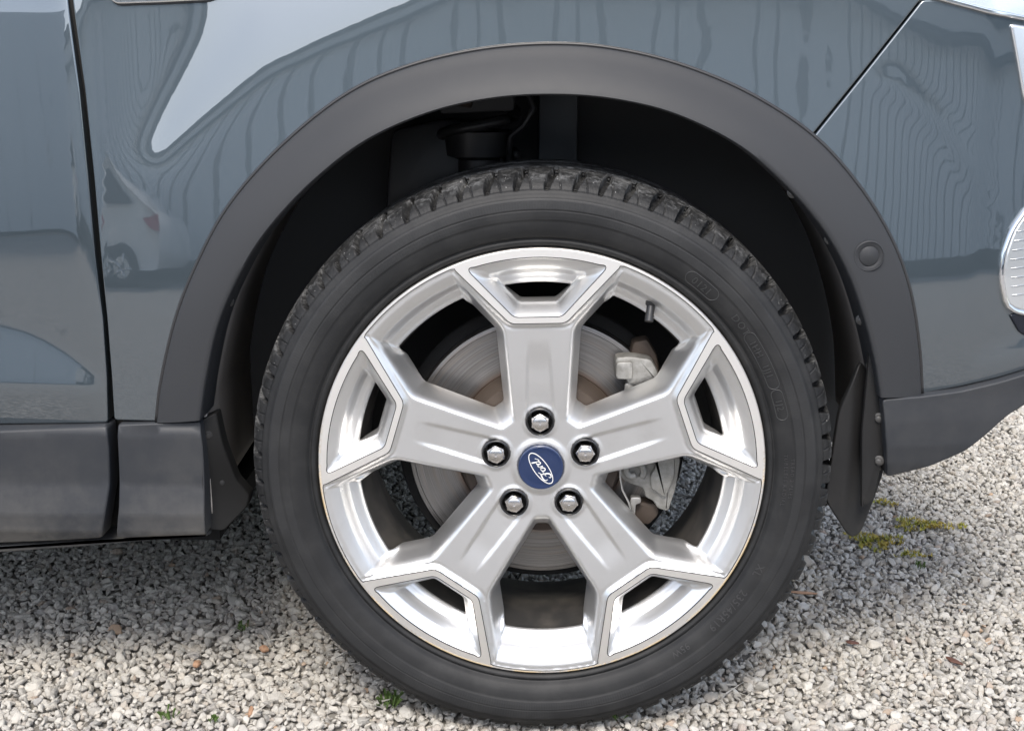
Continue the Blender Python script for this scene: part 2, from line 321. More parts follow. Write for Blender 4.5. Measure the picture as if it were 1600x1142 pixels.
def area2(P): P = np.asarray(P); return float(np.sum(P[:, 0]*np.roll(P[:, 1], -1)-np.roll(P[:, 0], -1)*P[:, 1]))
def ccw(P): return list(P) if area2(P) > 0 else list(P)[::-1]
def inward(P):
    P = np.asarray(P); t = np.roll(P, -1, 0)-np.roll(P, 1, 0); n = np.stack([-t[:, 1], t[:, 0]], 1); return n/(np.linalg.norm(n, axis=1)[:, None]+1e-12)
def spline(P, n, closed=False):
    """Catmull-Rom through P, resampled evenly to n points"""
    P = np.asarray(P, float); Q = np.vstack([P[-1:], P, P[:2]]) if closed else np.vstack([2*P[0]-P[1], P, 2*P[-1]-P[-2]]); out = []
    for i in range(1, len(Q)-2):
        for t in np.linspace(0, 1, 24, endpoint=False):
            a, b, c, d = Q[i-1], Q[i], Q[i+1], Q[i+2]
            out.append(.5*((2*b)+(c-a)*t+(2*a-5*b+4*c-d)*t*t+(3*b-a-3*c+d)*t**3))
    if not closed: out.append(P[-1])
    return resample(out, n, closed)
def resample(P, n, closed=False):
    P = np.asarray(P, float)
    if closed: P = np.vstack([P, P[:1]])
    s = np.r_[0, np.cumsum(np.linalg.norm(np.diff(P, axis=0), axis=1))]; t = np.linspace(0, s[-1], n, endpoint=not closed)
    return np.stack([np.interp(t, s, P[:, k]) for k in range(P.shape[1])], 1)
def dense(P, step=.008, r=.004):
    """closed outline with small corner radii and points every few millimetres"""
    P = np.asarray(P, float); out = []; n = len(P)
    for i in range(n):
        a, b, c = P[i-1], P[i], P[(i+1) % n]; la, lc = np.linalg.norm(a-b), np.linalg.norm(c-b)
        q = min(r, .45*la, .45*lc); p0 = b+(a-b)/la*q; p1 = b+(c-b)/lc*q
        out += [p0, .25*p0+.5*b+.25*p1, p1]
        d = P[(i+1) % n]-b; L = np.linalg.norm(d); e = min(r, .45*L); m = int((L-2*e)/step)
        for t in range(1, m): out.append(p1+(d/L)*(L-2*e)*t/m if m else p1)
    return np.array(out)
def cdt(loops, grid_pts, eps=1e-7):
    V = []; E = []
    for L in loops:
        b = len(V); V += [Vector((float(x), float(z))) for x, z in L]; E += [(b+i, b+(i+1) % len(L)) for i in range(len(L))]
    V += [Vector((float(x), float(z))) for x, z in grid_pts]
    v, e, f, *_ = delaunay_2d_cdt(V, E, [], 0, eps)
    P = np.array([(q.x, q.y) for q in v]); F = np.array([tuple(q) for q in f]); C = P[F].mean(1)
    k = poly_sd(C[:, 0], C[:, 1], [tuple(q) for q in loops[0]]) > 0
    for L in loops[1:]: k &= poly_sd(C[:, 0], C[:, 1], [tuple(q) for q in L]) < 0
    return P, [tuple(q) for q in F[k]]
def hexgrid(x0, x1, z0, z1, s):
    xs = np.arange(x0, x1, s); zs = np.arange(z0, z1, s*.866); X, Z = np.meshgrid(xs, zs); X = X+(np.arange(len(zs)) % 2)[:, None]*s*.5
    return np.stack([X.ravel(), Z.ravel()], 1)
def edge_far(pts, loops, d):
    """keep the points further than d from every outline and inside the first"""
    k = poly_sd(pts[:, 0], pts[:, 1], loops[0]) > d
    for L in loops[1:]: k &= poly_sd(pts[:, 0], pts[:, 1], L) < -d
    return pts[k]
def panel(name, outline, off, mat, parent, yfun=None, step=.010, edge=.0022, ret=.016, corner=.004, slope=None):
    """sheet-metal or plastic panel: follows the body surface (or yfun), with rolled edges and a returned flange"""
    O = np.array(ccw(dense(outline, step, corner))); N = inward(O)
    yf = yfun or (lambda x, z: body_y(x, z)+off)
    I = O+N*edge; G = edge_far(hexgrid(O[:, 0].min(), O[:, 0].max(), O[:, 1].min(), O[:, 1].max(), step), [I], step*.45)
    v2, f = cdt([I], G); nI = len(I); yv = yf(v2[:, 0], v2[:, 1]); h = .0015
    gx = (yf(v2[:, 0]+h, v2[:, 1])-yf(v2[:, 0]-h, v2[:, 1]))/(2*h); gz = (yf(v2[:, 0], v2[:, 1]+h)-yf(v2[:, 0], v2[:, 1]-h))/(2*h)
    if yfun is None: gx = bilin(BNX, v2[:, 0], v2[:, 1]); gz = bilin(BNZ, v2[:, 0], v2[:, 1])
    nr = np.stack([gx, -np.ones_like(gx), gz], 1); nr /= np.linalg.norm(nr, axis=1)[:, None]
    V = [(x, y, z) for (x, z), y in zip(v2, yv)]
    F = []
    for t in f:
        p = v2[list(t)]; F.append(t if area2(p) > 0 else t[::-1])
    NR = list(nr); base_y = yf(O[:, 0], O[:, 1]); prev = list(range(nI))
    n3 = np.stack([-N[:, 0], 0*N[:, 0], -N[:, 1]], 1); nf = nr[:nI]
    for dr, dy, wgt in ((.30, .30, .5), (0, 1.0, 1.0), (0, None, 1.0)):
        P = O+N*edge*dr; yy = base_y+(edge*dy if dy is not None else ret); b = len(V)
        V += [(x, y, z) for (x, z), y in zip(P, yy)]; q = nf*(1-wgt)+n3*wgt; NR += list(q/np.linalg.norm(q, axis=1)[:, None])
        cur = list(range(b, b+nI))
        for i in range(nI): F.append((cur[i], cur[(i+1) % nI], prev[(i+1) % nI], prev[i]))
        prev = cur
    return mk(name, V, F, mat, parent, True, NR)
# ================================================================ the car
car = tag(empty('car'), 'dark blue grey car with charcoal wheel arch trim and silver alloy wheel parked on gravel', 'car')
wheel = empty('wheel', (0, 0, HZ), car)
AX = R(91.3)                               # direction of the first spoke
SP = [AX+k*2*math.pi/5 for k in range(5)]  # five spokes; windows lie half way between
def rot(P, ang):
    """frame with +v along 'ang' -> wheel plane (x, z)"""
    P = np.asarray(P, float); e = np.array([math.cos(ang), math.sin(ang)]); p = np.array([math.sin(ang), -math.cos(ang)])
    return P[:, :1]*p+P[:, 1:2]*e
def fillet(C, rad, ne, nf=6, arc=None):
    """closed outline with rounded corners; edge i runs corner i -> i+1 with ne[i] points; arc = radius bent into edge 0"""
    C = np.asarray(C, float); n = len(C); tan = []
    for i in range(n):
        a, b, c = C[i-1], C[i], C[(i+1) % n]; u = (a-b)/np.linalg.norm(a-b); v_ = (c-b)/np.linalg.norm(c-b)
        th = math.acos(np.clip(u@v_, -1, 1)); d = min(rad[i]/math.tan(th/2), .48*np.linalg.norm(a-b), .48*np.linalg.norm(c-b)); tan.append((b+u*d, b, b+v_*d))
    out = []
    for i in range(n):
        p0, b, p1 = tan[i]
        for t in np.linspace(0, 1, nf): out.append((1-t)**2*p0+2*t*(1-t)*b+t*t*p1)
        q0, q1 = p1, tan[(i+1) % n][0]
        for t in np.linspace(0, 1, ne[i]+2)[1:-1]:
            p = q0+(q1-q0)*t
            if arc and i == 0:
                m = q0[0]; base = math.sqrt(max(arc*arc-m*m, 0))-q0[1]; p = np.array([p[0], math.sqrt(arc*arc-p[0]**2)-base])
            out.append(p)
    return np.array(out)
mm = .001
# --- outline of the painted star (outside it lies the machined face)
half = []
C = [(-90.5, 231.5), (-30, 170.2), (30, 170.2), (90.5, 231.5)]
S0 = []
for k in range(5):
    a = SP[-k % 5]
    q = fillet([(-90.5, 231.5), (-30.5, 170.0), (30.5, 170.0), (90.5, 231.5), (60, 400), (-60, 400)], [4.5, 15, 15, 4.5, 1, 1], [14, 12, 14, 2, 2, 2], 7)
    seg = q[:4*7+14+12+14]                 # from the first fillet to the end of the fourth
    # corner fillets meet the arc of the next window, so trim them to stay inside it
    seg = seg[np.hypot(seg[:, 0], seg[:, 1]) < 249.6]
    S0.append(rot(seg*mm, a))
    # arc over the window that follows (clockwise)
    e0 = rot(np.array([seg[-1]])*mm, a)[0]; e1 = rot(np.array([seg[0]])*mm, a-2*math.pi/5)[0]
    t0, t1 = math.atan2(e0[1], e0[0]), math.atan2(e1[1], e1[0])
    if t1 > t0: t1 -= 2*math.pi
    r0 = np.hypot(*e0); rr = .2505
    ts = np.linspace(t0, t1, 34)[1:-1]; lift = np.clip(np.minimum(t0-ts, ts-t1)/.02, 0, 1)
    rad = r0+(rr-r0)*(lift*(2-lift))
    S0.append(np.stack([rad*np.cos(ts), rad*np.sin(ts)], 1))
S0 = np.vstack(S0)
# --- pockets between the two arms of a spoke, and windows between spokes: nested outlines (corners, depth at top, depth elsewhere)
def pocket(level):
    ut, rt, ub, vb, dt, db, ft, fb = level
    vt = math.sqrt(rt*rt-ut*ut)
    P = fillet([(-ut, vt), (ut, vt), (ub, vb), (-ub, vb)], [ft, ft, fb, fb], [18, 12, 10, 12], 6, rt)
    w = np.clip((np.hypot(P[:, 0], P[:, 1])-vb)/(rt-vb), 0, 1); top = np.r_[np.zeros(3), np.ones(3+18+3), np.zeros(len(P)-27+0)][:len(P)] if False else sstep(.72, .95, w)
    return P*mm, (db+(dt-db)*top)*mm
PK = [(79.5, 247.3, 26.5, 177.3, 0, 0, 5, 13), (78.3, 246.8, 26.2, 178.2, .6, 1.0, 5, 13), (72.5, 243.5, 24.5, 182.0, 2.0, 5.5, 5, 11), (63, 238, 23.2, 184.6, 4.8, 12, 4, 10), (57.5, 233.6, 22.3, 186.4, 7.2, 16.5, 4, 9), (56.6, 232.6, 22.0, 187.0, 8.4, 18, 4, 9),
      (52, 228.6, 21.6, 188.0, 15.5, 20.2, 4, 8), (48, 225.3, 21.2, 189.0, 21.4, 21.8, 3.5, 8), (47, 224.3, 21.0, 189.6, 22.4, 22.6, 3.5, 8), (43.5, 219, 20.6, 190.6, 24.4, 25, 3, 8), (40, 213.0, 20, 191.6, 27, 35, 2.5, 8), (39.5, 212.4, 19.8, 192, 31, 42, 2.5, 8)]
def window(level):
    ut, rt, um, vm, ub, vb, dt, ds, ft, fm, fb = level
    vt = math.sqrt(rt*rt-ut*ut)
    P = fillet([(-ut, vt), (ut, vt), (um, vm), (ub, vb), (-ub, vb), (-um, vm)], [ft, ft, fm, fb, fb, fm], [22, 16, 20, 6, 20, 16], 7, rt)
    w = np.hypot(P[:, 0], P[:, 1]); top = sstep(rt-16, rt-3, w)
    return P*mm, top, (dt*mm, ds*mm)
WN = [(59.5, 248.7, 68.0, 154, 9.0, 60, 0, 0, 3.5, 26, 7), (58.3, 247.0, 66.9, 154.3, 8.8, 61.2, .9, .35, 3.5, 26, 7), (57, 243.5, 65.4, 154.8, 8.5, 63.2, 2.2, 1.6, 3.5, 25, 7), (56, 238, 63.4, 155.2, 8.2, 65.8, 4.8, 4.8, 4, 24, 6.5), (55.0, 234.0, 61.4, 155.5, 8, 68.5, 7.0, 9.5, 4, 23, 6), (54.6, 232.9, 60.6, 155.6, 7.9, 69.8, 8.2, 12, 4, 22, 6),
      (53.2, 228.8, 58.8, 155.6, 7.7, 72.8, 15.4, 18.5, 4, 21, 6), (52, 225.4, 57.2, 155.5, 7.5, 75.2, 21.4, 24, 4, 19, 5.5), (51.6, 224.4, 56.6, 155.4, 7.4, 76, 22.4, 26, 4, 18, 5), (49.4, 219, 54.9, 155.2, 7.2, 78.3, 24.8, 32, 4, 16, 5), (46.8, 212.8, 53.2, 155, 7, 80.4, 27.5, 38, 3.5, 15, 5), (46.4, 212.2, 52.6, 155, 6.9, 81, 32, 45, 3.5, 15, 5)]
def seg_dist(P, L):
    """distance of points to a closed outline"""
    return np.abs(poly_sd(P[:, 0], P[:, 1], [tuple(p) for p in L]))
LUG_R, LUG_HOLE, CAP_HOLE = .0535, .0158, .0262
def star_depth(P):
    """how far the painted spokes lie behind the machined face"""
    r = np.hypot(P[:, 0], P[:, 1]); ds = seg_dist(P, S0)
    D = np.interp(r, [.03, .06, .10, .165, .20, .25], [.0150, .0140, .0105, .0058, .0040, .0030])
    d = D*(.10+.90*sstep(.0006, .0058, ds)) + .0012*np.exp(-((ds-.0052)/.0018)**2)*sstep(.160, .172, r)
    for a in SP:                           # sunken channel from each wheel bolt towards the fork
        e = np.array([math.cos(a), math.sin(a)]); p = np.array([math.sin(a), -math.cos(a)]); u = P@p; v_ = P@e
        hw = np.interp(v_, [.05, .075, .150], [.0152, .0150, .0118])
        d += .0026*sstep(hw+.0012, hw-.0016, np.abs(u))*sstep(.1535, .112, v_)*sstep(.045, .062, v_)*(v_ > 0)
        # raised boss round each bolt hole
        q = np.hypot(u, v_-LUG_R); d += -.0012*sstep(.0215, .0175, q)
    d += -.002*sstep(.036, .029, r)
    return d
holes = []; W0 = []
for k in range(5):
    P, top, _ = window(WN[0]); W0.append(rot(P, SP[k]-math.pi/5))
ring = lambda c, r, n: np.stack([c[0]+r*np.cos(np.linspace(0, 2*np.pi, n, endpoint=False)), c[1]+r*np.sin(np.linspace(0, 2*np.pi, n, endpoint=False))], 1)
LUGS = [(LUG_R*math.cos(a), LUG_R*math.sin(a)) for a in SP]
loops = [S0]+W0+[ring(c, LUG_HOLE, 40) for c in LUGS]+[ring((0, 0), CAP_HOLE, 64)]
G = edge_far(hexgrid(-.252, .252, -.252, .252, .0022), [[tuple(p) for p in L] for L in loops], .0009)
v2, tri = cdt(loops, G)
dep = star_depth(v2)
mb = MB(); mb.add([(x, d, z) for (x, z), d in zip(v2, dep)], [t if area2(v2[list(t)]) > 0 else t[::-1] for t in tri])
for k in range(5):                          # window walls
    LP = []
    for i, lv in enumerate(WN):
        P, top, (dt, ds) = window(lv); P = rot(P, SP[k]-math.pi/5)
        if i == 0: d0 = star_depth(P); LP.append([(x, d, z) for (x, z), d in zip(P, d0)])
        else: LP.append([(x, d, z) for (x, z), d in zip(P, top*np.maximum(dt, d0*.3)+(1-top)*(d0+(ds if ds < .045 else .045)*(.047-d0)/.045))])
    mb.loft(LP)
for k in range(5):                          # pocket walls
    LP = []
    for lv in PK:
        P, d = pocket(lv); P = rot(P, SP[k]); LP.append([(x, q+.0006, z) for (x, z), q in zip(P, d)])
    mb.loft(LP)
for c in LUGS:
    b = star_depth(ring(c, LUG_HOLE, 40)); mb.loft([[(x, y, z) for (x, z), y in zip(ring(c, LUG_HOLE, 40), b)], [(x, y+.004, z) for (x, z), y in zip(ring(c, LUG_HOLE-.0003, 40), b)], [(x, .036, z) for x, z in ring(c, LUG_HOLE-.0004, 40)]])
b = star_depth(ring((0, 0), CAP_HOLE, 64)); mb.loft([[(x, y, z) for (x, z), y in zip(ring((0, 0), CAP_HOLE, 64), b)], [(x, .03, z) for x, z in ring((0, 0), CAP_HOLE, 64)]])
def weld(o, d=.00004):
    bm = bmesh.new(); bm.from_mesh(o.data); bmesh.ops.remove_doubles(bm, verts=bm.verts, dist=d); bmesh.ops.recalc_face_normals(bm, faces=bm.faces)
    c = sum((f.normal.y*f.calc_area() for f in bm.faces))
    if c > 0: bmesh.ops.reverse_faces(bm, faces=bm.faces)
    bm.to_mesh(o.data); bm.free()
rim = mb.obj('rim', 'silver', wheel); weld(rim)
# --- machined face: outer ring and the strips that frame the pockets
PKo = [rot(pocket(PK[0])[0], SP[k]) for k in range(5)]
outer = ring((0, 0), .2527, 240)
floops = [outer]+PKo+[S0]
G = edge_far(hexgrid(-.255, .255, -.255, .255, .006), [[tuple(p) for p in L] for L in floops], .002)
v2, tri = cdt(floops, G)
mf = MB(); mf.add([(x, 0, z) for x, z in v2], [t if area2(v2[list(t)]) > 0 else t[::-1] for t in tri])
mf.loft([[(x, 0, z) for x, z in outer], [(x*1.0030, .0006, z*1.0030) for x, z in outer], [(x*1.0050, .0022, z*1.0050) for x, z in outer], [(x*1.0055, .005, z*1.0055) for x, z in outer], [(x*1.004, .011, z*1.004) for x, z in outer], [(x*.985, .014, z*.985) for x, z in outer]])
for L in PKo+[S0]: mf.loft([[(x, 0, z) for x, z in L], [(x, .0010, z) for x, z in L]])
o = mf.obj('machined_face', 'machined', wheel, angle=30)
le = MB()
for L in PKo+[S0]:
    N_ = inward(L)*(1 if area2(L) > 0 else -1)
    le.loft([[(x, -.00012, z) for x, z in L-N_*.00045], [(x, -.00012, z) for x, z in L+N_*.0004], [(x, .0016, z) for x, z in L+N_*.0004]])
le.obj('lacquer_edge', 'seat', wheel, smooth=False)
# --- barrel
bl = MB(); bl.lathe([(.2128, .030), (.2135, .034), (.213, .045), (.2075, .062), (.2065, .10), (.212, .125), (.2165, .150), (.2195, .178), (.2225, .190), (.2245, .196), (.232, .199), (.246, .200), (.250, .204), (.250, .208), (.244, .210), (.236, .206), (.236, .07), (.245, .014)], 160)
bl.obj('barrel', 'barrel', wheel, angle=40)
# --- bolts, their black seats, centre cap with its emblem
nut_me = seat_me = None
for i, c in enumerate(LUGS):
    if i == 0:
        sb = MB(); sb.lathe([(.0162, .0118), (.0160, .0105), (.0150, .0100), (.0140, .0106), (.0136, .0125), (.0133, .030), (.0, .030)], 40); so_ = sb.obj('nut_seat', 'seat', wheel, angle=50); seat_me = so_.data
        nb = MB(); hx = [(.0112*math.cos(R(60*j+90)), .0112*math.sin(R(60*j+90))) for j in range(6)]
        h6 = lambda s, y: [(x*s, y, z*s) for x, z in hx]
        nb.loft([h6(1.0, .030), h6(1.0, .0085), h6(.975, .0072)], flip=False)
        rr_ = lambda r, y: [(r*math.cos(R(15*j+90)), y, r*math.sin(R(15*j+90))) for j in range(24)]
        hex24 = [tuple((1-t)*np.array(h6(.975, .0072)[j])+t*np.array(h6(.975, .0072)[(j+1) % 6])) for j in range(6) for t in (0, .25, .5, .75)]
        nb.loft([hex24, rr_(.0092, .0058), rr_(.0089, .0054), rr_(.0086, .0060), rr_(.0082, .0060), rr_(.0079, .0050), rr_(.0070, .0044), rr_(.004, .0038), rr_(.0012, .0034), rr_(.0008, .0038)], cap1=True)
        no_ = nb.obj('lug_nut', 'nut', wheel, angle=25); nut_me = no_.data
        for q in (so_, no_): q.location = (c[0], 0, c[1])
    else:
        for nm, me in (('nut_seat', seat_me), ('lug_nut', nut_me)):
            q = bpy.data.objects.new(nm, me); COL.objects.link(q); q.parent = wheel; q.location = (c[0], 0, c[1]); q.rotation_euler = (0, -R(7*i) if nm == 'lug_nut' else 0, 0)
cb = MB(); cb.lathe([(.0259, .020), (.0259, .0085), (.0254, .0074), (.0247, .0070), (.0243, .0072), (.018, .0066), (.010, .0063), (.003, .0062), (.0002, .0062)], 72); cb.obj('center_cap', 'cap', wheel)
# script emblem: an oval outline and four joined letters, drawn as slightly raised ribbons
em = MB()
def ribbon(pts, w0, n=None, y=.0058, closed=False):
    P = spline(np.array(pts)*mm, n or 10*len(pts), closed); t = np.gradient(P, axis=0)
    if closed: t = np.roll(P, -1, 0)-np.roll(P, 1, 0)
    t /= np.linalg.norm(t, axis=1)[:, None]+1e-9; nn = np.stack([-t[:, 1], t[:, 0]], 1); m = len(P); u = np.linspace(0, 1, m)
    W = np.interp(u, np.linspace(0, 1, len(w0)), w0)*mm*.5
    ang = R(124.5); ca, sa = math.cos(ang), math.sin(ang); place = lambda q, yy: [(a*ca-b*sa, yy, a*sa+b*ca) for a, b in q]
    A = P+nn*W[:, None]; B = P-nn*W[:, None]
    em.loft([place(A, y+.0006), place(A, y), place(B, y), place(B, y+.0006)], closed=False) if not closed else em.loft([place(A, y+.0006), place(A, y), place(B, y), place(B, y+.0006)])
el = [(21.3*math.cos(t), 8.1*math.sin(t)) for t in np.linspace(0, 2*math.pi, 40, endpoint=False)]
ribbon(el, [.85, .85], 120, closed=True)
ribbon([(-15.6, 1.0), (-15.2, 3.6), (-12.2, 5.0), (-8.0, 4.4), (-4.6, 4.2), (-2.4, 5.4)], [.5, 1.1, 1.5, 1.1, .4])
ribbon([(-6.2, 4.3), (-7.6, 1.0), (-9.2, -2.6), (-11.6, -4.8), (-14.4, -4.4), (-15.2, -2.6), (-13.6, -1.6)], [.9, 1.5, 1.6, 1.1, .5])
ribbon([(-11.2, .2), (-8.2, .6), (-5.8, .3), (-4.8, 1.2)], [.5, .9, .5])
ribbon([(-1.2, 1.0), (-3.6, .2), (-4.6, -2.2), (-3.2, -3.8), (-1.0, -2.6), (-.2, -.2), (-1.2, 1.0)], [.6, 1.3, 1.0, 1.3, .6])
ribbon([(-.4, .2), (1.0, -.3), (2.2, .9), (1.6, -1.2), (1.0, -3.4)], [.4, .6, 1.2, 1.4])
ribbon([(1.4, -1.0), (2.8, .8), (4.2, 1.2), (4.8, .2)], [.5, 1.0, .9])
ribbon([(8.6, .6), (6.6, .9), (5.0, -1.4), (5.6, -3.4), (7.4, -2.8), (8.8, .2)], [.6, 1.3, 1.1, 1.1, .6])
ribbon([(11.2, 5.2), (9.6, 1.6), (8.4, -2.0), (9.2, -3.6), (11.2, -2.8), (13.6, -.8)], [1.4, 1.4, 1.2, .6, .4])
em.obj('emblem', 'logo', wheel, smooth=False)
# --- tyre valve
va, vb = Vector((.1224, .026, .5273-HZ)), Vector((.1190, .016, .5045-HZ))
vm = MB(); vm.tube([va+Vector((.001, .003, .007)), va, va+(vb-va)*.25, va+(vb-va)*.3, vb-(vb-va)*.3, vb-(vb-va)*.28, vb], [.0085, .0085, .0062, .0048, .0046, .0052, .0048], 16); vm.obj('tyre_valve', 'black', wheel, angle=40)
# ---------------------------------------------------------------- tyre: profile turned about the axle, tread grooves pressed in
prof = [(.2460, .0125), (.2535, .0115), (.2555, .0060), (.2575, .0018), (.2605, .0006), (.2625, .0014), (.2632, .0024), (.2645, .0012), (.2675, -.0030), (.2710, -.0055), (.2760, -.0072), (.2815, -.0084), (.2850, -.0088), (.2860, -.0096), (.2900, -.0103), (.2950, -.0106), (.2962, -.0098), (.2968, -.0104),
        (.3010, -.0102), (.3060, -.0094), (.3066, -.0080), (.3090, -.0068), (.3110, -.0060), (.3122, -.0046), (.3126, -.0030), (.3132, -.0026), (.3150, -.0012), (.3172, .0012), (.3192, .0042), (.3210, .0080), (.3226, .0126), (.3240, .0180), (.3252, .0240), (.3262, .0310), (.3270, .0380), (.3276, .0450), (.3280, .0520), (.3282, .0560), (.3222, .0572), (.3222, .0640), (.3286, .0652), (.3290, .0800), (.3292, .1000), (.3292, .1100), (.3226, .1112), (.3226, .1190), (.3290, .1202), (.3286, .1500), (.3270, .1800), (.3230, .2080), (.3130, .2260), (.2900, .2300), (.2600, .2180), (.246, .2060)]
pr = np.array(prof); pr[:, 0] += .0075*sstep(.296, .322, pr[:, 0]); s_ = np.r_[0, np.cumsum(np.linalg.norm(np.diff(pr, axis=0), axis=1))]
st = np.unique(np.r_[s_, np.arange(s_[24], s_[37], .0016), np.arange(0, s_[24], .004)]); st = st[np.r_[True, np.diff(st) > .0003]]
pr0 = pr.copy(); pr = np.stack([np.interp(st, s_, pr[:, 0]), np.interp(st, s_, pr[:, 1])], 1)
NB, SUB = 66, 44
th = np.linspace(0, 2*np.pi, NB*SUB, endpoint=False)
RR = np.repeat(pr[:, :1], len(th), 1); YY = np.repeat(pr[:, 1:], len(th), 1); TH = np.repeat(th[None], len(pr), 0)
pitch = 2*np.pi/NB; vary = .10*np.sin(TH*5)+.06*np.sin(TH*13+1)
lean = lambda y: 9.5*np.clip(y+.004, 0, None)-70*np.clip(y+.004, 0, None)**2          # directional, curved grooves
ph = ((TH+lean(YY)*.10)/pitch+vary) % 1.0
dist = (ph-.5)*pitch*.33
g_in = sstep(.3165, .3210, RR)*(YY < .0572)
wid = .0023+.0030*np.sin(np.clip((YY+.003)/.047, 0, 1)*np.pi)**.8
main = sstep(wid+.0006, wid-.0002, np.abs(dist))*.0105*g_in
ph2 = ((TH-lean(YY)*.06)/pitch+vary+.5) % 1.0; d2 = (ph2-.5)*pitch*.33
_ = RNG.normal(0, .0001, 4); sipe = sstep(.0010, .0003, np.abs(d2))*.0020*g_in*sstep(.036, .030, YY)
side = sstep(.0013, .0004, np.abs(((TH/pitch+vary+.02) % .5-.25)*pitch*.33))*.0012*0
nrm = np.gradient(pr, axis=0); nrm /= np.linalg.norm(nrm, axis=1)[:, None]; nr_, ny_ = nrm[:, 1], -nrm[:, 0]      # outward in (r, y)
dd = main+sipe+RNG.normal(0, .00012, TH.shape)*sstep(.312, .318, RR)
sgn = np.where(nr_ < 0, 1, 1)
RR = RR-dd*np.abs(nr_)[:, None]; YY = YY+dd*np.where(pr[:, 1] < .10, 1, -1)[:, None]*np.abs(ny_)[:, None]
X = RR*np.cos(TH); Z = RR*np.sin(TH)
flat = -HZ+.0085; k_ = Z < flat; bulge = np.clip(flat-Z, 0, None); Z = np.where(k_, flat+(Z-flat)*.08, Z); YY = YY-sstep(-.22, -.325, Z)*.0035*np.where(pr[:, 1] < .05, 1, -1)[:, None]*sstep(.33, .29, RR)
nP, nT = X.shape; idx = np.arange(nP*nT).reshape(nP, nT); nx = np.roll(idx, -1, 1)
F = np.stack([idx[:-1], idx[1:], nx[1:], nx[:-1]], -1).reshape(-1, 4)
me = bpy.data.meshes.new('tyre'); V = np.stack([X, YY, Z], -1).reshape(-1, 3).astype(np.float32)
me.vertices.add(len(V)); me.vertices.foreach_set('co', V.ravel()); me.loops.add(F.size); me.loops.foreach_set('vertex_index', F.ravel().astype(np.int32))
me.polygons.add(len(F)); me.polygons.foreach_set('loop_start', np.arange(0, F.size, 4, dtype=np.int32)); me.polygons.foreach_set('loop_total', np.full(len(F), 4, np.int32)); me.update(calc_edges=True)
me.polygons.foreach_set('use_smooth', [True]*len(F)); me.materials.append(M['tyre'])
tyre = bpy.data.objects.new('tyre', me); COL.objects.link(tyre); tyre.parent = wheel
# raised lettering bent round the sidewall
side_y = lambda r: np.interp(r, pr0[4:26, 0], pr0[4:26, 1])
def lettering(name, text, size, r, a_deg, lift=.0005, spacing=1.0):
    cu = bpy.data.curves.new('lettering', 'FONT'); cu.body = text; cu.size = size; cu.extrude = .0005; cu.space_character = spacing; cu.align_x = 'CENTER'; cu.resolution_u = 2
    to = bpy.data.objects.new('lettering', cu); COL.objects.link(to); bpy.context.view_layer.update()
    m = bpy.data.meshes.new_from_object(to.evaluated_get(bpy.context.evaluated_depsgraph_get())); bpy.data.objects.remove(to); bpy.data.curves.remove(cu)
    bm = bmesh.new(); bm.from_mesh(m); bmesh.ops.subdivide_edges(bm, edges=[e for e in bm.edges if e.calc_length() > .004], cuts=2)
    for v_ in bm.verts:
        x, yy, zz = v_.co; rr = r+yy; a = R(a_deg)-x/r
        v_.co = (rr*math.cos(a), side_y(rr)-lift-zz*.6, rr*math.sin(a))
    bm.normal_update(); bm.to_mesh(m); bm.free(); m.materials.clear(); m.materials.append(M['letter'])
    o = bpy.data.objects.new(name, m); COL.objects.link(o); o.parent = wheel; return o
lettering('date_code_lettering', '0121', .0115, .2715, 51.0, spacing=1.1)
lettering('sidewall_lettering', 'DOT', .0115, .2730, 38.2, spacing=1.15)
lettering('sidewall_lettering', '1HH', .0100, .2730, 31.5, spacing=1.1)
lettering('sidewall_lettering', '1JJ1', .0100, .2730, 25.6, spacing=1.1)
lettering('sidewall_lettering', '1J2', .0100, .2730, 17.0, spacing=1.1)
lettering('sidewall_lettering', 'TUBELESS RADIAL', .0058, .2735, -1.5, spacing=1.35)
lettering('sidewall_lettering', 'TREAD 2 PLIES', .0055, .2805, -1.0, spacing=1.35)
lettering('size_lettering', '235/45R19', .0125, .2715, -37.5, spacing=1.12)
lettering('size_lettering', 'XL', .0115, .2725, -25.0, spacing=1.2)
lettering('size_lettering', '95W', .0110, .2705, -53.0, spacing=1.1)
def frame(name, r0, r1, a0, a1, wd=.0006):
    fm = MB(); n = 24; A = np.radians(np.linspace(a0, a1, n)); cap = np.linspace(0, np.pi, 9)[1:-1]; rc, hr = (r0+r1)/2, (r1-r0)/2
    path = [(r1, t) for t in A]+[(rc+hr*math.cos(c), A[-1]-hr*math.sin(c)/rc) for c in cap]+[(r0, t) for t in A[::-1]]+[(rc-hr*math.cos(c), A[0]+hr*math.sin(c)/rc) for c in cap]
    P = np.array([(r*math.cos(t), r*math.sin(t)) for r, t in path]); N = inward(ccw(P)); P = np.array(ccw(P))
    ys = [side_y(np.hypot(*p)) for p in P]
    fm.loft([[(x, y+.0002, z) for (x, z), y in zip(P+N*wd, ys)], [(x, y-.0007, z) for (x, z), y in zip(P+N*wd*.4, ys)], [(x, y-.0007, z) for (x, z), y in zip(P-N*wd*.4, ys)], [(x, y+.0002, z) for (x, z), y in zip(P-N*wd, ys)]])
    return fm.obj(name, 'letter', wheel)
frame('date_code_frame', .2690, .2830, 54.0, 48.0); frame('code_frame', .2705, .2830, 34.5, 22.3); frame('code_frame', .2705, .2825, 19.5, 14.5)
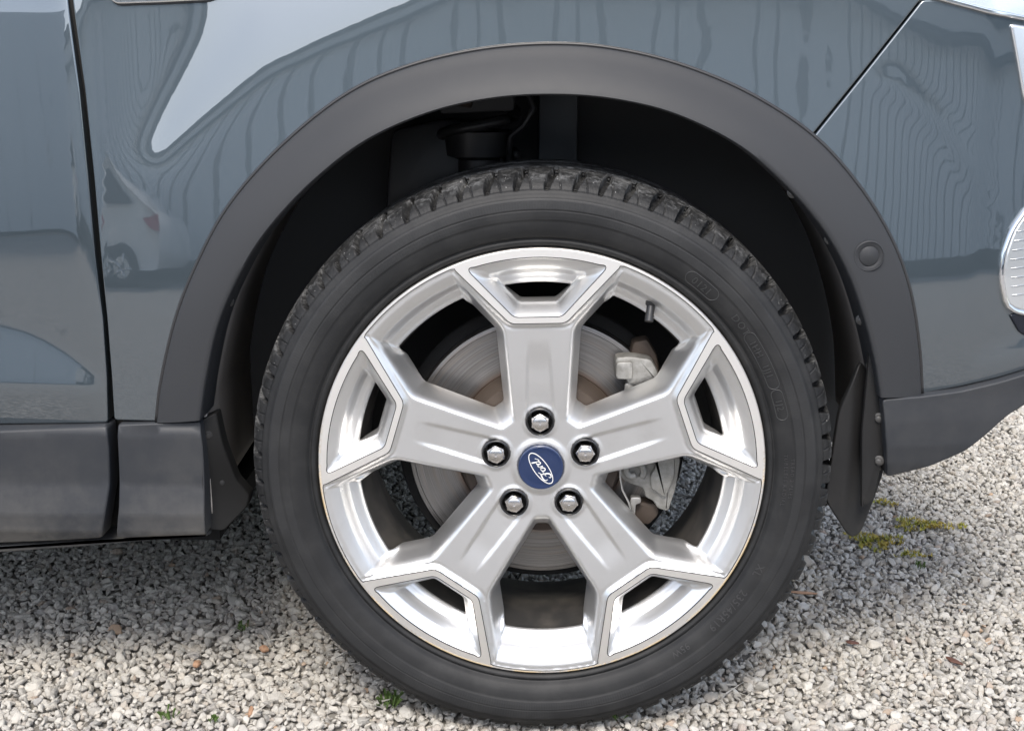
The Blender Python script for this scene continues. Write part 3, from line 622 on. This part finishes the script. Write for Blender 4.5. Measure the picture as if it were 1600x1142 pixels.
# ---------------------------------------------------------------- brake
bd = MB(); bd.lathe([(.100, .0815), (.102, .0800), (.1525, .0800), (.1535, .0808)], 160); bd.lathe([(.1535, .0808), (.158, .0815), (.1588, .083), (.1588, .1080), (.156, .1095), (.100, .1095)], 160)
disc = bd.obj('brake_disc', 'disc', car, loc=(0, 0, HZ), angle=30)
hb = MB(); hb.lathe([(.1015, .0815), (.098, .0770), (.0960, .058), (.092, .0500), (.060, .0485), (.0, .0485)], 96); hb.obj('disc_hat', 'hat', disc, angle=40)
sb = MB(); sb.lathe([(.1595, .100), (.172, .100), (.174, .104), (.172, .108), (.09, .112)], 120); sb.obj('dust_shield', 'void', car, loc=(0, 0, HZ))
caliper = empty('brake_caliper', (.125, .06, HZ), car)
def cal(name, poly, y0, y1, bev=.003, mat='cast'):
    m_ = MB(); m_.prism(dense([(x-.125, z-HZ) for x, z in poly], .006, .004), y0-.06, y1-.06, bev); return m_.obj(name, mat, caliper, angle=40)
cal('bracket', [(.0850, .4280), (.0850, .4545), (.1020, .4560), (.1260, .4525), (.1345, .4380), (.1375, .4230), (.1180, .4255), (.1120, .4200), (.1000, .4215), (.0980, .4290)], .052, .075)
cal('bracket_lug', [(.0855, .4295), (.0855, .4500), (.1050, .4510), (.1050, .4290)], .047, .056, .0025)
cal('bracket_arm', [(.0965, .4240), (.0965, .3860), (.1085, .3860), (.1085, .4240)], .054, .062, .002)
cal('bracket_rear', [(.1015, .4400), (.1060, .4680), (.1230, .4720), (.1350, .4520), (.1390, .4300), (.1200, .4280)], .072, .098, .004, 'hat')
cal('caliper_body', [(.0905, .3900), (.1600, .3900), (.1640, .3300), (.1600, .2950), (.1520, .2660), (.1380, .2700), (.1330, .2800), (.1240, .2830), (.1200, .2960), (.1100, .2990), (.0960, .3060), (.0880, .3200)], .050, .115, .004)
cal('caliper_rib', [(.1200, .3650), (.1560, .3650), (.1570, .3120), (.1470, .2860), (.1290, .2980), (.1280, .3150), (.1340, .3240), (.1300, .3430)], .043, .054, .003)
m_ = MB(); t_ = [(.1085+.0130*s*math.cos(a)-.125, .047-.06, .3190+.0130*s*math.sin(a)-HZ) for a, s in zip(np.linspace(R(-40), R(300), 22), np.linspace(1.0, .45, 22))]; m_.tube(t_, .0042, 10); m_.obj('retaining_spring_curl', 'cast', caliper)
m_ = MB(); m_.tube([(x-.125, .045-.06, z-HZ) for x, z in [(.0930, .3480), (.0930, .3120), (.0960, .2960), (.1040, .2800), (.1070, .2690)]], .0012, 8); m_.obj('wear_wire', 'steel', caliper)
cal('guide_pin', [(.1060, .2780), (.1060, .2850), (.1190, .2850), (.1190, .2770), (.1130, .2760), (.1120, .2560), (.1080, .2560)], .050, .060, .0015, 'steel')
cal('lower_bracket', [(.1130, .2760), (.1400, .2720), (.1420, .2580), (.1300, .2440), (.1150, .2470), (.1080, .2560)], .062, .098, .004, 'hat')
m_ = MB(); m_.lathe([(.0, .100), (.070, .100), (.075, .112), (.060, .15), (.045, .22), (.045, .5)], 32); m_.obj('hub_carrier', 'void', car, loc=(0, 0, HZ), angle=40)
# ---------------------------------------------------------------- wheel arch: flare, liner and what shows above the tyre
NF = 120
fo, fi = spline(FLARE_OUT, NF), spline(FLARE_IN, NF)
def flare_loop(t, dy):
    P = fo*(1-t)+fi*t; return P, dy
fy = body_y(fo[:, 0], fo[:, 1]); fiy = np.full(NF, -.016); fiy = fiy+.42*np.clip(fi[:, 0]-.30, 0, None)**2
sect = [(-.002, .012, 0), (0, .002, 0), (.004, -.0035, 0), (.014, -.0058, 0), (.035, -.0068, .0), (.12, -.0076, .06), (.3, -.0090, .25), (.5, -.0100, .5), (.7, -.0105, .72), (.88, -.0105, .90), (.96, -.0100, .97), (.985, -.0085, .99), (.998, -.0040, 1), (1.0, .0030, 1), (1.0, .016, 1), (.995, .034, 1), (.99, .050, 1)]
loops = []
for t, dy, wv in sect:
    P = fo*(1-t)+fi*t; yb = fy*(1-wv)+(fiy+.010)*wv
    loops.append([(x, y+dy, z) for (x, z), y in zip(P, yb)])
fl = MB(); fl.loft(loops, closed=False)
for e in (0, -1):                            # closed ends
    E_ = [L[e] for L in loops]; ce = np.mean(np.array(E_[2:12]), 0); fl.add(E_+[tuple(ce+np.array([0, .03, 0]))], [(i, i+1, len(E_)) for i in range(len(E_)-1)])
flare = fl.obj('wheel_arch_trim', 'trim', car, angle=50)
gk = MB(); gk.tube([(x, y-.0012, z) for (x, z), y in zip(fo-(fi-fo)/np.linalg.norm(fi-fo, axis=1)[:, None]*.0012, fy)], .0024, 8); gk.obj('trim_gap_shade', 'black', car)  # black tube standing in for the shade in the gap round the flare
sx, sz = SENSOR[0]; sy = float(np.interp(.5, [0, 1], [float(body_y(.394, .60))-.008, -.0165]))
m_ = MB(); m_.lathe([(.0168, .004), (.0166, -.0004), (.0158, -.0010), (.0151, -.0009), (.0148, -.0003), (.0118, -.0001), (.0112, .0004), (.0108, .0004), (.0104, -.0006), (.0096, -.0012), (.0, -.0015)], 48)
so2 = m_.obj('parking_sensor', 'trim', car, loc=(sx, sy-.0035, sz), angle=40); so2.rotation_euler = (0, 0, R(3))
# liner: runs back from the inner edge of the flare; open at the top middle where the suspension shows
ln = MB(); deep = [(.010, .000), (.040, .006), (.070, .004), (.130, .012), (.300, .018)]
Pn = np.vstack([[(fi[0][0], .275)], fi, [(fi[-1][0]+.004, .40), (fi[-1][0]+.010, .335)]]); Pn = spline(Pn, 130)
Nn = Pn/np.linalg.norm(Pn-np.array([0, HZ]), axis=1)[:, None]; Nn = (Pn-np.array([0, HZ])); Nn /= np.linalg.norm(Nn, axis=1)[:, None]
full = [[(x, y, z) for x, z in Pn+Nn*o_] for y, o_ in deep]
ang = np.degrees(np.arctan2(Pn[:, 1]-HZ, Pn[:, 0])); ang = np.where(ang < -90, ang+360, ang)
front = np.where(ang < 80)[0]; rear = np.where(ang > 116)[0]; mid = np.where((ang >= 78) & (ang <= 118))[0]
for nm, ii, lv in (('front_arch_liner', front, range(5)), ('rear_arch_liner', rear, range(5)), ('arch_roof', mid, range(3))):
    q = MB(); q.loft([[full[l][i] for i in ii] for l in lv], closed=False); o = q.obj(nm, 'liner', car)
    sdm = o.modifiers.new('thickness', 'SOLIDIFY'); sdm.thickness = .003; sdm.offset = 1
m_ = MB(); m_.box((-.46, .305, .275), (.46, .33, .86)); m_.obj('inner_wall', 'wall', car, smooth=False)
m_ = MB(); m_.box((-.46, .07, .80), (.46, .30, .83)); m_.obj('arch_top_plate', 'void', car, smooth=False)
m_ = MB(); m_.prism(dense([(-.006, .640), (-.006, .745), (.044, .755), (.044, .640)], .01, .006), .262, .30, .003); m_.obj('inner_wing_panel', 'inner', car, angle=40)
m_ = MB(); m_.prism(dense([(-.20, .60), (-.19, .70), (-.12, .715), (-.05, .70), (-.05, .60)], .01, .01), .235, .27, .004); m_.obj('suspension_tower', 'black', car, angle=40)
m_ = MB(); m_.tube([(-.080, .23, .50), (-.080, .23, .665), (-.080, .23, .67), (-.080, .23, .70)], [.026, .026, .040, .044], 24); m_.obj('strut', 'black', car, angle=40)
m_ = MB(); m_.tube([(-.080+.046*math.cos(t), .235+.046*math.sin(t), .668+.0085*t) for t in np.linspace(0, 11, 70)], .007, 8); m_.obj('coil_spring', 'black', car)
m_ = MB(); m_.prism(dense([(-.125, .722), (-.125, .755), (-.035, .76), (-.035, .726)], .01, .004), .19, .24, .003); m_.obj('strut_mount', 'wall', car, angle=40)
m_ = MB(); m_.tube([(-.040, .20, .758), (-.018, .20, .748), (-.012, .195, .728), (-.024, .195, .708), (-.040, .20, .695), (-.042, .20, .66)], .004, 8); m_.obj('brake_hose', 'black', car)
m_ = MB(); m_.tube([(-.14, .18, .735), (-.11, .175, .742), (-.085, .17, .738)], .008, 8); m_.obj('bracket_pipe', 'hat', car)
# ---------------------------------------------------------------- body panels
panel('front_door', DOOR, 0, 'paint', car, ret=.030)
panel('front_fender', FENDER, 0, 'paint', car, ret=.022)
panel('front_bumper', BUMPER, .0005, 'paint', car, ret=.020)
def clad_y(x, z):
    b = .05*np.clip(-.55-x, 0, None)**2
    top = .0035*np.clip((z-.3745)/.011, 0, 1)**2.2
    return -.013+b+top+np.interp(z, [.225, .240, .252, .262, .285, .320, .385], [.012, .006, .000, -.006, -.0075, -.0005, .0005])
panel('door_cladding', DOOR_CLAD, 0, 'clad', car, clad_y, .008, .003, .03, .005)
panel('rocker_trim', ROCKER, 0, 'clad', car, clad_y, .008, .0022, .03, .003)
m_ = MB(); m_.prism(dense(SILL, .02, .003), .004, .05, .003); sill = m_.obj('sill', 'clad', car, angle=40)
panel('splash_guard', [(x-.006*(x < -.38), z) for x, z in SPLASH], 0, 'guard', car, lambda x, z: .004+.5*np.clip(x+.390, 0, None)+0*z+.004*np.sin((z-.25)*40), .006, .002, .02, .004)
panel('lower_bumper_trim', BUMP_TRIM, 0, 'clad', car, lambda x, z: -.014+.42*np.clip(x-.30, 0, None)**2+np.interp(z, [.32, .345, .37, .40, .425, .50], [.014, .003, -.001, -.0015, 0, .0]), .008, .0025, .03, .005)
panel('mud_flap', FLAP, 0, 'flap', car, lambda x, z: .020-.25*np.clip(.345-x, -.04, .03)-.006*np.exp(-((x-.350)/.012)**2), .006, .0022, .008, .010)
m_ = MB(); m_.prism(dense([(.362, .50), (.372, .50), (.388, .36), (.378, .30), (.366, .29), (.360, .38)], .008, .004), .004, .012, .002); m_.obj('liner_flange', 'flap', car, angle=40)
m_ = MB(); m_.prism(dense([(-.4955, .95), (-.4810, .95), (-.4660, .60), (-.4620, .45), (-.4700, .40), (-.4700, .26), (-.5080, .26), (-.5080, .45), (-.5080, .62), (-.5200, .95)], .02, .004), .030, .09, .002); m_.obj('door_jamb', 'void', car, angle=40)
screw = MB(); screw.lathe([(.0062, .002), (.0060, -.0004), (.0052, -.0009), (.0036, -.0010), (.0034, -.0036), (.0026, -.0042), (.0, -.0042)], 20)
s_me = None
for i, (x, z) in enumerate(SCREWS_R+SCREWS_L):
    yy = .010 if i < 4 else (.004 if i < 6 else [.016, .006, .018][i-6])
    if s_me is None: o = screw.obj('screw', 'dullscrew', car, angle=40); s_me = o.data
    else: o = bpy.data.objects.new('screw', s_me); COL.objects.link(o); o.parent = car
    if i >= 6:
        if i == 6: b_me = s_me.copy(); b_me.materials.clear(); b_me.materials.append(M['black'])
        o.data = b_me; o.scale = (.8, .5, .95)
    o.location = (x, yy, z); o.rotation_euler = (R(6), 0, R(-18 if i < 6 else 20))
# side badge strip above the arch, lamps at the front corner
panel('fender_badge', BADGE, -.005, 'chrome', car, None, .006, .002, .006, .003)
panel('badge_gasket', [(x+.0006, z-.0016) for x, z in BADGE], -.0025, 'black', car, None, .006, .001, .004, .003)
hl = panel('headlight', HEADLAMP, -.001, 'reflector', car, None, .010, .003, .02, .004)
panel('chrome_strip', [(.4050, .8530), (.4068, .8488), (.4232, .8444), (.4655, .8342), (.5168, .8258), (.5842, .8183), (.5842, .8230), (.5164, .8310), (.4651, .8400), (.4240, .8500)], -.004, 'chrome', hl, None, .006, .0018, .008, .002)
panel('lens', HEADCORNER, -.003, 'reflector', hl, None, .008, .003, .02, .005)
fg = panel('fog_light', FOG, -.002, 'foglens', car, None, .008, .003, .02, .008)
FB = np.array(FOG); bz = MB(); Pb = np.array(ccw(dense(FOG, .008, .008))); Nb = inward(Pb); yb = body_y(Pb[:, 0], Pb[:, 1])
bz.loft([[(x, y-.001, z) for (x, z), y in zip(Pb+Nb*.001, yb)], [(x, y-.005, z) for (x, z), y in zip(Pb-Nb*.0015, yb)], [(x, y-.004, z) for (x, z), y in zip(Pb-Nb*.0045, yb)], [(x, y+.002, z) for (x, z), y in zip(Pb-Nb*.006, yb)]]); bz.obj('bezel', 'chrome', fg)
for i, t in enumerate(np.linspace(.535, .615, 9)):
    q = MB(); xs = np.linspace(.512+.004*abs(i-4)*.3, .592, 10); q.tube([(x, float(body_y(x, t))-.0026, t+.10*(x-.51)) for x in xs], .00045, 6); q.obj('lens_rib', 'foglens', fg)
panel('grille_corner', GRILLE, -.002, 'navy', car, None, .006, .002, .01, .003)
# the rest of the car: bonnet, underside, body core and the far front wheel, enough to shade and be seen past
hd = MB(); xs = np.linspace(-.46, .62, 14); hd.loft([[(x, y, z0-.03*max(x, 0)) for x in xs] for y, z0 in ((.055, .955), (.10, .985), (.18, 1.0), (.5, 1.03), (.85, 1.04), (1.2, 1.03), (1.6, .98), (1.66, .95))], closed=False); hd.obj('bonnet', 'paint', car)
cr = MB(); cr.box((-1.6, .06, .235), (-.465, 1.72, .95)); cr.box((-.46, .34, .275), (.43, 1.42, .93)); cr.box((.47, .14, .50), (.60, 1.60, .90)); cr.box((-1.6, .10, .205), (-.40, 1.70, .232)); cr.obj('body_core', 'void', car, smooth=False)
fw = MB(); fw.lathe([(.20, 1.52), (.26, 1.50), (.32, 1.51), (.332, 1.56), (.332, 1.68), (.31, 1.73), (.25, 1.735), (.20, 1.71)], 64); fw.disc(.21, 1.53, 64); fw.obj('far_wheel', 'black', car, loc=(0, 0, HZ))
# ================================================================ the ground and the gravel on it
g = MB(); g.add([(-400, -400, -.012), (400, -400, -.012), (400, 400, -.012), (-400, 400, -.012)], [(0, 1, 2, 3)])
ground = tag(g.obj('gravel_ground', 'ground', smooth=False), 'pale grey gravel yard', None, None, 'structure')
gs = MB(); gs.add([(-1.5, -.75, -.006), (2.3, -.75, -.006), (2.3, 3.0, -.006), (-1.5, 3.0, -.006)], [(0, 1, 2, 3)]); tag(gs.obj('grit_bed', 'soil', smooth=False), 'dark grit between the chippings', None, None, 'structure')
tmpl = bpy.data.collections.new('chipping_shapes'); shapes = []
for i in range(26):
    bm = bmesh.new(); n = 13+i % 6; el = (random.uniform(.95, 1.4), random.uniform(.72, 1.0), random.uniform(.5, .8))
    for j in range(n):
        v_ = Vector((random.gauss(0, 1), random.gauss(0, 1), random.gauss(0, 1))).normalized()*random.uniform(.86, 1.06); bm.verts.new((v_.x*el[0], v_.y*el[1], v_.z*el[2]))
    r_ = bmesh.ops.convex_hull(bm, input=bm.verts); bmesh.ops.delete(bm, geom=[e for e in r_['geom_interior'] if isinstance(e, bmesh.types.BMVert)], context='VERTS')
    bmesh.ops.bevel(bm, geom=list(bm.edges), offset=.11, segments=1, affect='EDGES', profile=.6); bmesh.ops.triangulate(bm, faces=[f for f in bm.faces if len(f.verts) > 4])
    me = bpy.data.meshes.new('chipping'); bm.to_mesh(me); bm.free(); me.polygons.foreach_set('use_smooth', [False]*len(me.polygons)); me.materials.append(M['stone'])
    o = bpy.data.objects.new('chipping', me); tmpl.objects.link(o); shapes.append(me)
pts = []
for (x0, x1, y0, y1, s) in ((-1.15, 1.45, -.40, 1.25, .0086), (-1.45, 2.2, 1.25, 2.8, .0125), (-1.45, -1.15, -.7, 1.25, .013), (1.45, 2.2, -.7, 1.25, .013), (-1.15, 1.45, -.7, -.40, .013)):
    h_ = hexgrid(x0, x1, y0, y1, s); h_ = h_+RNG.uniform(-.42, .42, h_.shape)*s; pts.append(np.c_[h_, np.full(len(h_), s)])
pts = np.vstack(pts); n = len(pts)
size = np.clip(RNG.lognormal(0, .30, n), .5, 2.1)*.0056*pts[:, 2]/.0088
zz = RNG.uniform(-.003, .0035, n)+.0025*np.sin(pts[:, 0]*9+1)*np.sin(pts[:, 1]*7)
rotv = np.c_[RNG.normal(0, .45, n), RNG.normal(0, .45, n), RNG.uniform(0, 6.28, n)]
pick = RNG.integers(0, len(shapes), n); tint = RNG.uniform(0, 1, n)
under = (np.hypot(pts[:, 0], 0) < .10) & (pts[:, 1] > .0) & (pts[:, 1] < .22); zz[under] -= .005
# the largest chippings in view stand as single stones on the ground; the rest are one mass
px = pts[:, 0]/(1.33+pts[:, 1]); vis = (pts[:, 1] > -.02) & (pts[:, 1] < .9) & (np.abs(px) < .40) & ((pts[:, 0] > .42) | (pts[:, 1] < .45)) & ~under
score = np.where(vis, size/(1.5+pts[:, 1]), 0); big = np.argsort(-score)[:300]; keep = np.ones(n, bool); keep[big] = False
for i in big:
    o = bpy.data.objects.new('stone', shapes[pick[i]]); COL.objects.link(o); o.parent = ground
    o.location = (pts[i, 0], pts[i, 1], zz[i]+.0025); o.rotation_euler = rotv[i]; o.scale = (size[i],)*3; o['tint'] = float(tint[i])
me = bpy.data.meshes.new('gravel'); k_ = np.where(keep)[0]; me.vertices.add(len(k_)); me.vertices.foreach_set('co', np.c_[pts[k_, :2], zz[k_]].astype(np.float32).ravel())
for nm, ty, val in (('rot', 'FLOAT_VECTOR', rotv[k_]), ('scl', 'FLOAT', size[k_]), ('pick', 'INT', pick[k_]), ('tint', 'FLOAT', tint[k_])):
    at_ = me.attributes.new(nm, ty, 'POINT'); at_.data.foreach_set('vector' if ty == 'FLOAT_VECTOR' else 'value', np.ascontiguousarray(val, dtype=np.int32 if ty == 'INT' else np.float32).ravel())
gv = tag(bpy.data.objects.new('gravel', me), 'pale grey limestone chippings covering the yard', None, None, 'stuff'); COL.objects.link(gv)
ng = bpy.data.node_groups.new('scatter', 'GeometryNodeTree'); ng.interface.new_socket('Geometry', in_out='INPUT', socket_type='NodeSocketGeometry'); ng.interface.new_socket('Geometry', in_out='OUTPUT', socket_type='NodeSocketGeometry')
N = ng.nodes; gi, go = N.new('NodeGroupInput'), N.new('NodeGroupOutput'); m2p = N.new('GeometryNodeMeshToPoints'); iop = N.new('GeometryNodeInstanceOnPoints'); ci = N.new('GeometryNodeCollectionInfo')
ci.inputs['Collection'].default_value = tmpl; ci.inputs['Separate Children'].default_value = True; ci.inputs['Reset Children'].default_value = True; iop.inputs['Pick Instance'].default_value = True
def named(nm, ty):
    a_ = N.new('GeometryNodeInputNamedAttribute'); a_.data_type = ty; a_.inputs['Name'].default_value = nm; return a_.outputs['Attribute']
L_ = ng.links.new; L_(gi.outputs[0], m2p.inputs['Mesh']); L_(m2p.outputs[0], iop.inputs['Points']); L_(ci.outputs[0], iop.inputs['Instance'])
L_(named('pick', 'INT'), iop.inputs['Instance Index']); L_(named('scl', 'FLOAT'), iop.inputs['Scale'])
e2r = N.new('FunctionNodeEulerToRotation'); L_(named('rot', 'FLOAT_VECTOR'), e2r.inputs[0]); L_(e2r.outputs[0], iop.inputs['Rotation']); L_(iop.outputs[0], go.inputs[0])
md = gv.modifiers.new('scatter', 'NODES'); md.node_group = ng
# ---------------------------------------------------------------- moss, sprouts, leaves, odd pebbles
def moss(x, y, rx, ry, n, label, seed):
    rg = np.random.default_rng(seed); q = MB()
    for _ in range(n):
        a_, rr = rg.uniform(0, 6.28), math.sqrt(rg.uniform(0, 1)); lump = .7+.3*math.sin(3*a_+seed); cx_, cy_ = rx*rr*lump*math.cos(a_), ry*rr*lump*math.sin(a_); hz = .006+.005*(1-rr)*rg.uniform(.3, 1)
        for _ in range(3):
            t = rg.uniform(0, 6.28); l = rg.uniform(.003, .0075); wv = .0015; up = rg.uniform(.002, .007)
            dx, dy = math.cos(t), math.sin(t); q.add([(cx_-dy*wv, cy_+dx*wv, hz), (cx_+dy*wv, cy_-dx*wv, hz), (cx_+dx*l, cy_+dy*l, hz+up)], [(0, 1, 2)])
    o = q.obj('moss_patch', 'moss', smooth=False, loc=(x, y, .001)); return tag(o, label, 'moss', 'moss patches on the gravel')
moss(.555, .60, .060, .055, 230, 'yellow green moss patch right below the tip of the mud flap', 1)
moss(.655, .675, .075, .036, 220, 'long yellow green moss patch to the right of the mud flap', 2)
moss(.60, .545, .034, .018, 45, 'small moss patch in front of the two larger ones', 3)
moss(.615, .78, .034, .018, 45, 'faint green moss patch furthest back near the bumper', 4)
def sprout(x, y, n, s, label, seed):
    rg = np.random.default_rng(seed); q = MB()
    for _ in range(n):
        t, l, up = rg.uniform(0, 6.28), rg.uniform(.004, .010)*s, rg.uniform(.004, .010)*s; dx, dy = math.cos(t), math.sin(t); b0 = rg.uniform(-.008, .008, 2)*s; wv = .0014*s
        q.add([(b0[0]-dy*wv*.4, b0[1]+dx*wv*.4, .004), (b0[0]+dy*wv*.4, b0[1]-dx*wv*.4, .004), (b0[0]+dx*l*.6+dy*wv, b0[1]+dy*l*.6-dx*wv, .006+up), (b0[0]+dx*l, b0[1]+dy*l, .006+up*.9), (b0[0]+dx*l*.6-dy*wv, b0[1]+dy*l*.6+dx*wv, .006+up)], [(0, 1, 2, 3, 4)])
    return tag(q.obj('weed_sprout', 'sprout', smooth=False, loc=(x, y, .002)), label, 'weed', 'green sprouts among the stones')
sprout(-.453, .018, 14, 1.0, 'small green sprout at the lower left of the gravel', 21); sprout(-.395, .008, 12, .9, 'green sprout near the bottom edge right of the leftmost one', 22)
sprout(-.188, .055, 26, 1.4, 'largest green sprout left of the tyre contact patch', 23); sprout(.096, .030, 14, 1.0, 'green sprout at the foot of the tyre, right of centre', 24); sprout(.60, .50, 12, .9, 'green sprout on open gravel below the moss', 25)
sprout(-.42, .255, 10, .9, 'dark green sprout in the shade under the sill', 26); sprout(.31, .58, 16, 1.2, 'green sprout behind the caliper, seen through the wheel', 27)
def chip(name, mat, x, y, rx, ry, rz, a_, label, cat):
    q = MB(); P = [(math.cos(t)*(1+.25*math.sin(2*t+x*40)), math.sin(t)*(1+.2*math.cos(3*t))) for t in np.linspace(0, 2*math.pi, 12, endpoint=False)]
    q.loft([[(u*rx*s, v_*ry*s, h_*rz) for u, v_ in P] for s, h_ in ((.5, -.9), (.95, -.35), (1, .2), (.6, .85))], cap0=True, cap1=True); o = q.obj(name, mat, smooth=False, loc=(x, y, .008)); o.rotation_euler = (.1, .15, a_); return tag(o, label, cat)
chip('pebble', 'terracotta', -.3755, .195, .007, .0055, .005, .3, 'orange red pebble in the gravel left of the tyre', 'pebble')
chip('pebble', 'terracotta', -.455, .150, .006, .005, .005, .9, 'light orange pebble further left on the gravel', 'pebble')
chip('pebble', 'terracotta', -.355, .030, .0045, .008, .006, .1, 'upright orange pebble near the bottom left edge', 'pebble')
chip('leaf_scrap', 'leaf', .430, .235, .012, .004, .002, .1, 'dark brown leaf scrap on the gravel right of the tyre', 'leaf')
chip('leaf_scrap', 'leaf', .553, .185, .012, .005, .002, -.5, 'dark leaf scrap nearer the right edge of the gravel', 'leaf')
chip('leaf_scrap', 'leaf', .610, .048, .014, .007, .003, -.6, 'dark curled leaf scrap at the bottom right corner', 'leaf')
chip('twig', 'terracotta', .395, .395, .024, .0028, .0022, .25, 'thin reddish twig on the gravel right of the tyre', 'twig')
chip('pebble', 'terracotta', .236, .175, .006, .005, .004, .7, 'brick red pebble just right of the tyre foot', 'pebble')
# ================================================================ behind the camera: what the paint mirrors
yard = tag(empty('shed', (0, -10.0, 0)), 'long low grey boarded shed mirrored in the car paint', 'shed')
M['board'] = plain('pale grey boards', (.74, .77, .79), .7).m; M['fascia'] = plain('light grey fascia', (.52, .53, .53), .6).m; M['batten'] = plain('weathered gaps', (.40, .415, .425), .8).m; M['gutter'] = plain('dark gutter', (.03, .033, .036), .4).m; M['roof'] = plain('grey roof sheet', (.30, .31, .32), .6).m
q = MB()
xs = np.arange(-24, 24.01, .30)
for x in xs: q.box((x+.03, -.005, 0), (x+.27, .03, 2.45))
q.obj('board_row', 'board', yard, smooth=False)
q = MB(); q.box((-24.2, -.4, 0), (24.2, 0, 2.45)); q.obj('back_wall', 'batten', yard, smooth=False)
q = MB(); q.box((-24.4, -.3, 2.453), (24.4, .25, 2.75)); q.obj('fascia', 'fascia', yard, smooth=False)
q = MB(); q.tube([(-24.4, .30, 2.80), (24.4, .30, 2.80)], .085, 10); q.tube([(-24.3, .26, 2.455), (24.3, .26, 2.455)], .05, 8); q.obj('gutter', 'gutter', yard)
q = MB(); q.box((-24.4, -6.0, 2.76), (24.4, .20, 2.80)); q.obj('roof', 'roof', yard, smooth=False)
q = MB(); q.box((-24.2, -.01, 0), (24.2, .06, .45)); q.obj('plinth', 'gutter', yard, smooth=False)
fe = tag(empty('reflection_screen', (-4.2, -6.4, 0)), 'unseen grey boarded screen added to shape the car door reflection', 'reflection_screen')  # added out of view: keeps the parked car's front out of the door reflection
q = MB()
for i in range(34): q.box((-.29*i-.28, -.03, .06), (-.29*i, 0, 2.9))
q.obj('screen_boards', 'board', fe, smooth=False); q = MB(); q.box((-9.9, -.09, 0), (0, -.035, .3)); q.box((-9.9, -.09, 1.7), (0, -.035, 1.85)); q.obj('screen_rail', 'gutter', fe, smooth=False)
wc = tag(empty('white_car', (-3.05, -7.4, 0)), 'white parked car mirrored in the dark fender', 'car')
M['white'] = plain('white paint', (.86, .86, .85), .3, 0, Coat_Weight=1.0).m; M['red'] = plain('red tail lamp', (.40, .01, .02), .2).m
q = MB(); side = [(-4.2, .30), (-4.25, .55), (-4.1, .85), (-3.0, 1.0), (-2.2, 1.42), (-.9, 1.45), (-.25, 1.05), (.0, .98), (.05, .60), (.0, .32)]
def ext(P, y0, y1): return [[(x, y0+.10, z) for x, z in np.array(P)*np.array([.985, .97])+np.array([-.03, .02])], [(x, y0, z) for x, z in P], [(x, y1, z) for x, z in P], [(x, y1-.1, z) for x, z in np.array(P)*np.array([.985, .97])+np.array([-.03, .02])]]
q.loft(ext(dense(side, .2, .12), -1.75, 0), cap0=True, cap1=True); q.obj('body', 'white', wc, angle=40)
q = MB(); q.prism(dense([(-2.95, 1.02), (-2.15, 1.36), (-.95, 1.38), (-.45, 1.05)], .2, .05), .006, -.02, .004); q.obj('side_window', 'navy', wc, angle=40)
q = MB(); q.prism(dense([(-.28, .92), (.02, .96), (.045, .80), (-.10, .82)], .1, .02), .012, -.06, .004); q.obj('tail_light', 'red', wc, angle=40)
for x in (-.75, -3.45):
    q = MB(); q.lathe([(.20, -.01), (.24, .02), (.31, .03), (.33, -.02), (.33, -.2)], 40, (x, .33)); wo = q.obj('wheel', 'black', wc)
    q = MB(); q.disc(.17, .0, 30, (x, .33))
    for s in range(5): t = s*1.2566; q.box((x-.02, .005, .15), (x+.02, .02, .33)) if False else q.tube([(x, .015, .33), (x+.22*math.cos(t), .02, .33+.22*math.sin(t))], .025, 8)
    q.obj('rim', 'silver', wo)
